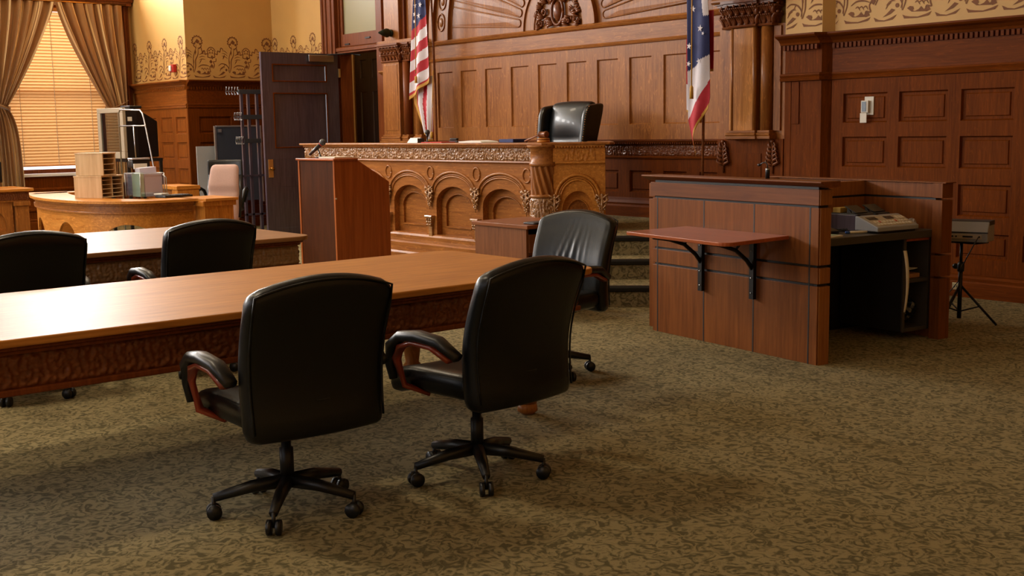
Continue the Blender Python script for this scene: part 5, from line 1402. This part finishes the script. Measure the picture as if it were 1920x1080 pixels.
t = MB().box(-.17, .13, -.1, .1, 0, .012).build('notebook', 'cream_plastic', bevel=.002); at(t, -9.86, 5.97, 1.247, 0); tag(t, 'thin pale notebook lying on the lectern top', 'notebook')

# =================================================================== SMALL DESK
sd_ = thing('side_desk', 'small brown veneer desk with drawer beside the judge bench', 'desk', (-7.30, 6.22, 0), math.radians(-1.5))
MB().box(-.36, .38, -.31, .29, .715, .745).build('desktop', 'desk_top', sd_, bevel=.003)
MB().box(-.34, .34, -.29, -.268, .0, .714).build('side_panel', 'desk_ven', sd_, bevel=.002); MB().box(-.34, .34, .25, .272, .0, .714).build('side_panel', 'desk_ven', sd_, bevel=.002)
MB().box(-.34, -.32, -.268, .25, .15, .714).build('back_panel', 'desk_ven', sd_)
MB().box(.335, .349, -.268, .25, .52, .67).build('drawer', 'desk_ven', sd_, bevel=.003)
MB().box(-.3, .33, -.268, .25, .50, .515).build('shelf', 'desk_ven', sd_)
t = thing('desk_blotter', 'flat black pad with rounded edge on the small brown desk', 'pad', (-7.02, 6.10, .7455), 0)
MB().prism(rrect(-.08, .08, -.11, .13, .03), 0, .014).build('pad', 'plastic', t, bevel=.005); MB().prism(rrect(-.06, .06, -.09, .11, .02), .0142, .0165).build('pad_sheet', 'dark_grey', t)

# =================================================================== CLERK'S DESK (curved)
cd = thing('clerk_desk', 'curved oak clerk desk with arched kneeholes below the window', 'desk', (-12.2, 4.9, 0))
CO = Matrix.Translation((12.2, -4.9, 0))
def smooth_path(pts, n=8):
    out = []
    for i in range(len(pts)-1):
        p0 = Vector(pts[max(i-1, 0)]); p1 = Vector(pts[i]); p2 = Vector(pts[i+1]); p3 = Vector(pts[min(i+2, len(pts)-1)])
        for k in range(n):
            t = k/n; out.append(.5*((2*p1)+(-p0+p2)*t+(2*p0-5*p1+4*p2-p3)*t*t+(-p0+3*p1-3*p2+p3)*t**3))
    out.append(Vector(pts[-1])); return out
edge = smooth_path([(-14.25, 4.41), (-13.5, 4.19), (-12.9, 4.10), (-12.3, 4.10), (-11.8, 4.17), (-11.42, 4.36), (-11.24, 4.60), (-11.2, 4.85), (-11.19, 5.1)], 8)
def offs(path, d):
    out = []
    for i, p in enumerate(path):
        t = (path[min(i+1, len(path)-1)]-path[max(i-1, 0)]).normalized(); out.append(Vector((p.x-t.y*d, p.y+t.x*d)))
    return out
inner = offs(edge, .42)
def ribbon(mb, outer, inner, z0, z1):
    n = len(outer); vs = [(p.x, p.y, z) for z in (z0, z1) for p in outer]+[(p.x, p.y, z) for z in (z0, z1) for p in inner]
    F = []
    for i in range(n-1):
        F += [(i, i+1, n+i+1, n+i), (2*n+i, 3*n+i, 3*n+i+1, 2*n+i+1), (n+i, n+i+1, 3*n+i+1, 3*n+i), (i, 2*n+i, 2*n+i+1, i+1)]
    F += [(0, n, 3*n, 2*n), (n-1, 3*n-1, 4*n-1, 2*n-1)]
    mb.add(vs, F)
mb = MB(CO); ribbon(mb, edge, inner, .822, .85)
mb.prism([(-11.4, 5.06), (-11.22, 5.06), (-11.18, 5.12), (-11.04, 5.14), (-11.04, 5.50), (-11.62, 5.50), (-11.62, 5.06)], .822, .85)
mb.build('worktop', 'gold_y', cd, bevel=.006)
e2, e3 = offs(edge, .06), offs(edge, .09)
mb = MB(CO); ribbon(mb, offs(edge, .03), offs(edge, .2), .80, .822); ribbon(mb, offs(edge, .045), offs(edge, .2), .715, .737); mb.build('moulding', 'oak_x', cd, bevel=.005)
mb = MB(CO); ribbon(mb, e2, e3, .737, .80); mb.build('upper_band', 'oak_x', cd)
# lower skirt with scalloped arches along the curve
lens = [0]
for i in range(1, len(edge)): lens.append(lens[-1]+(edge[i]-edge[i-1]).length)
Lt = lens[-1]
mb = MB(CO); N = 220; so = offs(edge, .075); si = offs(edge, .10)
def pt(path, s):
    for i in range(1, len(lens)):
        if lens[i] >= s: t = (s-lens[i-1])/(lens[i]-lens[i-1]); return path[i-1].lerp(path[i], t)
    return path[-1]
vs, F = [], []
ARCH = [(1.95, .33), (3.0, .5), (.9, .4)]
for k in range(N+1):
    s = Lt*k/N; z = .12
    for c_, a_ in ARCH:
        if abs(s-c_) < a_: z = max(z, .12+.49*math.sqrt(1-((s-c_)/a_)**2))
    if z <= .121: z = 0
    for path in (so, si):
        p = pt(path, s); vs += [(p.x, p.y, z), (p.x, p.y, .715)]
for k in range(N):
    a = 4*k; b = a+4; F += [(a, b, b+1, a+1), (a+2, a+3, b+3, b+2), (a, a+2, b+2, b)]
mb.add(vs, F); mb.build('arched_skirt', 'gold_x', cd)
mb = MB(CO); mb.box(-11.32, -11.10, 5.15, 5.47, 0, .80); mb.box(-11.34, -11.07, 5.12, 5.49, .77, .822); mb.build('end_post', 'gold_z', cd, bevel=.005)
mb = MB(CO); mb.box(-13.85, -13.78, 4.5, 4.9, 0, .82); mb.prism([(-14.0, 4.40), (-13.8, 4.30), (-13.8, 5.35), (-14.95, 5.45), (-14.95, 5.2), (-14.1, 4.9)], .822, .85); mb.box(-14.9, -14.84, 5.22, 5.4, 0, .82); mb.build('return_wing', 'gold_y', cd)
# second ledge behind the clerk's desk
l2 = thing('oak_ledge', 'low oak ledge standing beyond the clerk desk beside the tube cart', 'ledge', (-14.2, 6.3, 0))
MB().box(-.55, .10, -.12, .2, .80, .85).build('ledge_top', 'gold_y', l2, bevel=.006); MB().box(-.5, .05, -.08, .16, 0, .8).build('ledge_body', 'oak_z', l2); mb = MB(); mb.box(-.08, .09, -.11, .19, .58, .8); mb.build('ledge_bracket', 'gold_z', l2, bevel=.01)
# left desk by the window
ld = thing('window_desk', 'oak desk with carved band and arched panel at the left frame edge', 'desk', (-17.1, 4.6, 0))
MB().box(-.45, .46, -1.3, .62, .76, .80).build('desktop', 'gold_y', ld, bevel=.006)
mb = MB(frame(.40, 0, PI/2)); cv3 = carving(.2, .64, .745, .015); mb.field(-1.25, .57, .64, .745, lambda u, z: .002+cv3(u+9, z), 300, 14); mb.build('carved_band', 'carved_dark', ld)
mb = MB(); mb.box(-.4, .40, -1.25, .57, .62, .76); mb.mould(0, 0, []) if False else None; mb.build('apron', 'oak_x', ld)
mb = MB(frame(.38, 0, PI/2)); arch_plate(mb, -.35, .34, .06, .62, -.02, .27, .25, .30, .22, 0, -.03); arch_plate(mb, -1.1, -.35, .06, .62, -.75, .27, .25, .30, .22, 0, -.03); mb.box(-1.1, .34, -.05, -.03, .06, .62); mb.build('arched_panel', 'oak_z', ld)
for y in (.46, -1.2): mb = MB(); mb.box(.3, .42, y-.09, y+.09, 0, .56); mb.box(.28, .44, y-.11, y+.11, .56, .62); mb.build('corner_post', 'oak_z', ld, bevel=.006)
t = thing('monitor', 'black monitor back at the far left edge, standing on the window desk', 'monitor', (-17.0, 4.76, .80), .3)
MB().soft(.03, .17, .15, .02).build('screen_shell', 'plastic', t).location = (0, 0, .22); MB().lathe([(.09, 0), (.09, .01), (.02, .02), (.02, .12)], n=14).build('monitor_foot', 'plastic', t)
# pigeonhole sorters
def sorter(name, label, x, y, z, wd, dp, h, cols, rows, rz=0):
    t = thing(name, label, 'letter sorter', (x, y, z), rz)
    mb = MB(); T = .012; mb.box(0, dp, 0, T, 0, h); mb.box(0, dp, wd-T, wd, 0, h); mb.box(0, dp, T, wd-T, 0, T); mb.box(-.004, dp+.004, -.003, wd+.003, h-T, h+.003); mb.box(0, T, T, wd-T, T, h-T)
    mb.build('sorter_case', 'pine', t, bevel=.001)
    mb = MB()
    for c_ in range(1, cols): yy = wd*c_/cols; mb.box(T, dp-.004, yy-.005, yy+.005, T, h-T)
    for r_ in range(1, rows): zz = h*r_/rows; mb.box(T, dp-.01, T, wd-T, zz-.003, zz+.003)
    mb.build('divider', 'pine', t); return t
sorter('letter_sorter', 'lower pale wooden letter sorter, two columns of slots, on the clerk desk', -12.42, 4.31, .851, .37, .34, .23, 2, 5, math.radians(33))
sorter('letter_sorter', 'upper pale wooden letter sorter stacked on the lower one', -12.40, 4.33, 1.086, .22, .34, .235, 1, 4, math.radians(33))
# file bin
fbn = thing('file_bin', 'clear grey file bin full of lilac papers on the clerk desk', 'file bin', (-12.08, 4.93, .851), .12)
mb = MB(); 
for (a, b, c_, d_) in ((-.16, .16, -.13, -.127), (-.16, .16, .147, .15), (-.16, -.157, -.13, .15), (.157, .16, -.13, .15)): mb.box(a, b, c_, d_, 0, .245)
mb.box(-.16, .16, -.13, .15, 0, .003); mb.build('bin_wall', 'film', fbn)
mb = MB()
for (a, b) in ((-.16, -.13), (.16, -.13), (.16, .15), (-.16, .15)): mb.tube([(a, b, 0), (a, b, .25)], .005, 6)
mb.tube([(-.16, -.13, .248), (.16, -.13, .248), (.16, .15, .248), (-.16, .15, .248), (-.16, -.13, .248)], .004, 6); mb.tube([(.2, .15, 0), (.2, .15, .2), (.18, .12, .23)], .006, 6)
mb.build('wire_rim', 'alu', fbn)
pp = thing('lilac_papers', 'lilac papers standing in the grey file bin', 'papers', (-12.08, 4.93, .855), .12)
MB().box(.06, .15, -.07, .13, 0, .24).build('front_sheets', 'paper_lilac', pp); mb = MB(); mb.M = Matrix.Rotation(.06, 4, 'X'); mb.box(-.05, .05, -.05, .14, 0, .30); mb.build('tall_sheets', 'paper_lilac', pp)
gf = MB().box(-.03, .14, -.118, -.075, 0, .25).build('green_folder', 'paper_green'); at(gf, -12.08, 4.93, .855, .12); tag(gf, 'pale green folder at the left side of the grey file bin', 'folder')
t = thing('desk_printer', 'black and white card printer head showing behind the file bin', 'printer', (-12.9, 5.22, .851), .1)
MB().lathe([(.05, 0), (.05, .015), (.015, .02), (.015, .3)], n=12).build('stem', 'plastic', t); MB().soft(.06, .11, .05, .02).build('shell', 'plastic', t).location = (0, 0, .33)
MB().box(-.03, .075, -.12, .10, .375, .392).build('white_lid', 'alu', t, bevel=.003); MB().box(.062, .075, -.1, .06, .27, .33).build('white_slip', 'paper', t)
t = thing('keyboard', 'black keyboard lying on the clerk desk right of the file bin', 'keyboard', (-11.66, 5.05, .851), .2)
MB().box(-.09, .09, -.14, .2, 0, .02).build('keyboard_body', 'plastic', t, bevel=.004); mb = MB()
for i in range(4):
    for j in range(11): mb.box(-.08+.04*i, -.05+.04*i, -.13+.029*j, -.107+.029*j, .02, .026)
mb.build('key_rows', 'dark_grey', t)
t = MB().box(-.05, .05, -.06, .06, 0, .012).build('memo_pad', 'paper', bevel=.002); at(t, -11.78, 4.99, .878, .5); tag(t, 'small white memo pad on the keyboard', 'notepad')
# pink chair behind the clerk desk
pc = thing('clerk_chair', 'dusty pink upholstered office chair behind the clerk desk', 'chair', (-12.22, 5.80, 0), -2.45)
def pback(x, y, z):
    h = (z+.33)/.66; w = lerp(1.0, .86, h**3)
    return (x*w, y*(1-.25*h)+.03*math.sin(PI*h)-.11*h - (.018 if abs(h-.52) < .05 else 0), z)
mb = MB(); mb.soft(.19, .055, .33, .052, pback, (8, 3, 18)); b = mb.build('backrest', 'pink', pc); b.location = (0, -.2, .82)
mb = MB(); mb.tube([(.185, -.20, .55), (.185, -.25, .8), (.17, -.29, 1.03)], 1, 8, flat=(.012, .03)); mb.tube([(-.185, -.20, .55), (-.185, -.25, .8), (-.17, -.29, 1.03)], 1, 8, flat=(.012, .03)); mb.build('back_rail', 'plastic', pc)
mb = MB(); mb.soft(.23, .22, .05, .04); s = mb.build('seat', 'mauve', pc); s.location = (0, .03, .46)
mb = MB(); mb.lathe([(.03, .08), (.03, .42)], n=14); mb.build('column', 'plastic', pc)
for k in range(5):
    a = 2*PI*k/5; mb = MB(); mb.tube([(0, 0, .1), (.25*math.cos(a), .25*math.sin(a), .06)], [.025, .016], 8); mb.lathe([(0, -.02), (.028, -.02), (.028, .02), (0, .02)], .25*math.cos(a), .25*math.sin(a), 12, axis='y', cz=.028); mb.build('base_spoke', 'plastic', pc)
# black mesh task chair further back
tc = thing('task_chair', 'black task chair with open loop arms behind the pink chair', 'chair', (-14.9, 7.2, 0), -2.2)
mb = MB(); mb.soft(.24, .03, .28, .025, lambda x, y, z: (x, y-.05*(z+.28)/.56+.05*(x/.24)**2, z), (8, 2, 8)); b = mb.build('backrest', 'plastic', tc); b.location = (0, -.24, .86)
mb = MB(); mb.soft(.25, .24, .04, .035); s = mb.build('seat', 'plastic', tc); s.location = (0, .02, .47)
for sd in (-1, 1): mb = MB(); mb.tube([(sd*.24, -.22, .55), (sd*.30, -.2, .72), (sd*.31, .0, .76), (sd*.31, .18, .72), (sd*.27, .16, .5)], .022, 8); mb.build('arm_loop', 'plastic', tc)
mb = MB(); mb.lathe([(.03, .08), (.03, .43)], n=14); mb.build('column', 'plastic', tc)
for k in range(5):
    a = 2*PI*k/5; mb = MB(); mb.tube([(0, 0, .1), (.26*math.cos(a), .26*math.sin(a), .06)], [.025, .016], 8); mb.lathe([(0, -.02), (.028, -.02), (.028, .02), (0, .02)], .26*math.cos(a), .26*math.sin(a), 12, axis='y', cz=.028); mb.build('base_spoke', 'plastic', tc)
# television on its tube cart
cart = thing('tube_cart', 'tall chrome tube cart standing beside the boxy black television', 'cart', (-14.72, 6.05, 0))
mb = MB(); 
for y in (-.16,):
    mb.tube([(-.42, y, .1), (-.42, y, 1.78), (-.36, y, 1.83), (.30, y, 1.81), (.37, y, 1.77), (.41, y, 1.70), (.72, y, .86), (.82, y, .06)], .010, 8)
    mb.tube([(-.40, y, 1.62), (.44, y, 1.615)], .008, 8); mb.tube([(.06, y, 1.62), (.08, y, 1.15)], .008, 8)
mb.build('tube_frame', 'chrome', cart)
mb = MB(); mb.box(-.42, .8, -.17, -.03, .12, .15); mb.build('lower_shelf', 'dark_grey', cart)
mb = MB()
for x in (-.42, .82): mb.lathe([(0, -.02), (.05, -.02), (.05, .02), (0, .02)], x, -.16, 14, axis='y', cz=.05)
mb.build('wheel', 'plastic', cart)
tv = thing('television', 'boxy black television with pale bezel reflecting the window blinds', 'television', (-16.72, 6.42, 1.18), math.radians(9))
W, H = .68, .70
mb = MB(); mb.prism([(-W/2, 0), (W/2, 0), (W/2, .18), (W/2-.10, .45), (W/2-.18, .62), (-W/2+.18, .62), (-W/2+.10, .45), (-W/2, .18)], 0.0, H)
# the tube housing slopes down to the rear
mb.v = [(x, y, z if z < .1 or y < .19 else H-.14*(y-.18)/.44*1.3) for (x, y, z) in mb.v]; mb.build('housing', 'plastic', tv, bevel=.012)
mb = MB(frame(0, 0, 0)); 
for (a, b, c_, d_) in ((-W/2-.01, W/2+.01, -.01, .085), (-W/2-.01, W/2+.01, H-.06, H+.01), (-W/2-.01, -W/2+.075, .085, H-.06), (W/2-.075, W/2+.01, .085, H-.06)): mb.box(a, b, 0, .05, c_, d_)
mb.build('bezel', 'beige_plastic', tv, bevel=.006)
mb = MB(frame(0, 0, 0)); mb.field(-W/2+.07, W/2-.07, .08, H-.055, lambda u, z: .03+.012*(1-(u/.31)**2), 16, 12); mb.build('screen', 'tv_glass', tv)
MB().box(W/2+.001, W/2+.004, .03, .10, H-.18, H-.12).build('sticker', 'paper', tv)
mb = MB(); mb.box(W/2-.3, W/2-.05, .1, .3, H, H+.04); mb.build('rear_bump', 'plastic', tv, bevel=.01)
ts = thing('television_stand', 'black stand under the boxy television', 'stand', (-16.74, 6.72, 0)); MB().box(-.34, .34, -.26, .28, 1.12, 1.165).build('stand_top', 'plastic', ts); mb = MB()
for x in (-.33, .33):
    for y in (-.23, .25): mb.box(x-.02, x+.02, y-.02, y+.02, 0, 1.13)
mb.build('stand_frame', 'plastic', ts); MB().box(-.36, .36, -.26, .28, .5, .53).build('stand_shelf', 'plastic', ts)
# boards leaning in the corner
wbd = thing('white_panel', 'plain white board leaning on the wainscot in the corner', 'board', (-17.0, 7.80, 0), 0); MB().box(-.012, .012, 0, .30, .1, 1.31).build('board_sheet', 'white_board', wbd, bevel=.002); MB().box(-.03, .03, .05, .25, 0, .1).build('board_foot', 'alu', wbd)
gb = thing('framed_board', 'slate grey framed board on the wall side of the coat rack', 'board', (-16.85, 8.07, 0)); MB().box(-.02, 0, 0, .74, .45, 1.6).build('board_face', 'grey_screen', gb)
mb = MB(); mb.box(-.022, .012, -.03, .0, .42, 1.62); mb.box(-.022, .012, 0, .74, 1.6, 1.625); mb.box(-.022, .012, .74, .77, .42, 1.62); mb.build('board_frame', 'alu', gb, bevel=.003); MB().box(.0, .03, .03, .08, 1.52, 1.57).build('clip', 'alu', gb); mb = MB(); mb.box(-.02, .01, .02, .05, 0, .45); mb.box(-.02, .01, .69, .72, 0, .45); mb.build('board_leg', 'alu', gb)
# coat rack
crk = thing('coat_rack', 'tall dark coat rack with hooked cross bars beside the open door', 'coat rack', (-15.9, 8.14, 0))
mb = MB(); 
for y in (-.10, .01, .15): mb.box(-.02, .02, y-.02, y+.02, .05, 2.1)
mb.build('upright', 'door_dark', crk, bevel=.003)
for (z, y0, y1) in ((2.12, -.14, .21), (1.75, -.1, .21), (1.40, -.09, .18)):
    b = MB().box(-.025, .03, y0, y1, z-.045, z+.02).build('cross_bar', 'dark_grey', crk, bevel=.003)
    mb = MB()
    for k in range(5): yy = y0-.02-.045*k*(1 if z > 2 else .6); mb.tube([(0, y0, z-.01), (.0, yy, z-.01), (.02, yy, z-.06), (.05, yy, z-.05)], .007, 6); mb.tube([(0, yy, z-.01), (.03, yy, z+.04)], .006, 6); mb.ball(.03, yy, z+.045, .011, n=6, m=4)
    mb.build('coat_hook', 'chrome', b)
mb = MB(); mb.box(-.03, .03, -.2, .25, .86, .885); mb.box(-.25, .25, -.03, .03, .02, .05); mb.box(-.03, .03, -.3, .3, .02, .05); mb.box(-.02, .02, -.12, .2, .28, .31); mb.build('rack_base', 'door_dark', crk)

# =================================================================== CAMERA, LIGHT
cam_d = bpy.data.cameras.new('camera'); cam = bpy.data.objects.new('camera', cam_d); COL.objects.link(cam)
R = CAMR
cam.matrix_world = Matrix(((R[0][0], R[0][1], R[0][2], 0), (R[1][0], R[1][1], R[1][2], 0), (R[2][0], R[2][1], R[2][2], 1.5), (0, 0, 0, 1)))
cam_d.sensor_width = 36; cam_d.lens = 2182/1920*36; cam_d.clip_end = 100; cam_d.clip_start = .05
scn.camera = cam
w = bpy.data.worlds.new('sky'); scn.world = w; w.use_nodes = True
bg = w.node_tree.nodes['Background']; bg.inputs[0].default_value = (.80, .88, 1, 1); bg.inputs[1].default_value = SKY
def area(name, loc, rot, sx, sy, power, col=(1, 1, 1), spread=PI):
    l = bpy.data.lights.new(name, 'AREA'); l.shape = 'RECTANGLE'; l.size = sx; l.size_y = sy; l.energy = power; l.color = col; l.spread = spread
    o = bpy.data.objects.new(name, l); COL.objects.link(o); o.location = loc; o.rotation_euler = rot; return o
for i, (a, b) in enumerate(WINS):
    area('daylight', (XL-1.25, (a+b)/2, 3.3), (0, -.95, 0), 2.4, b-a+.3, LW[0], (.95, .97, 1))
    area('daylight_upper', (XL-.45, (a+b)/2, 4.75), (0, -PI/2, 0), 1.5, b-a+.1, LW[1], (1, .97, .93))
for i, (a, b) in enumerate(NW):
    area('daylight_near', ((a+b)/2, YN-.35, 3.1), (PI/2, 0, 0), b-a, 4.2, LW[2+i], (.93, .97, 1))
area('corridor_fill', (-14.4, 10.4, 4.1), (0, 0, 0), .8, .4, LW[7], (1, .85, .6))  # unseen light added to brighten the corridor and transom glass
# unseen ceiling lamps, added to brighten table tops and treads
for x, y in ((-14.5, .5), (-14.5, 5), (-10.2, .5), (-10.2, 5), (-6.4, .5), (-1.5, -3)):
    t = thing('added_ceiling_lamp', 'added unseen ceiling lamp bowl', 'lamp', (x, y, ZC), group='added ceiling lamps out of view')
    MB().lathe([(.3, 0), (.32, -.05), (.28, -.14), (.15, -.2), (0, -.22)], n=24).build('glass_bowl', 'lamp', t)
    l = area('added_lamp_light', (x, y, ZC-.25), (0, 0, 0), .7, .7, LW[8], (1, .82, .58), 2.3)
scn.view_settings.view_transform = 'Standard'; scn.view_settings.look = 'None'; scn.view_settings.gamma = 1; scn.view_settings.exposure = EXPO
scn.view_settings.use_curve_mapping = False
scn.cycles.use_denoising = True; scn.cycles.max_bounces = 7; scn.cycles.diffuse_bounces = 4; scn.cycles.glossy_bounces = 3; scn.cycles.transparent_max_bounces = 12
scn.cycles.sample_clamp_indirect = 6; scn.cycles.caustics_reflective = False; scn.cycles.caustics_refractive = False
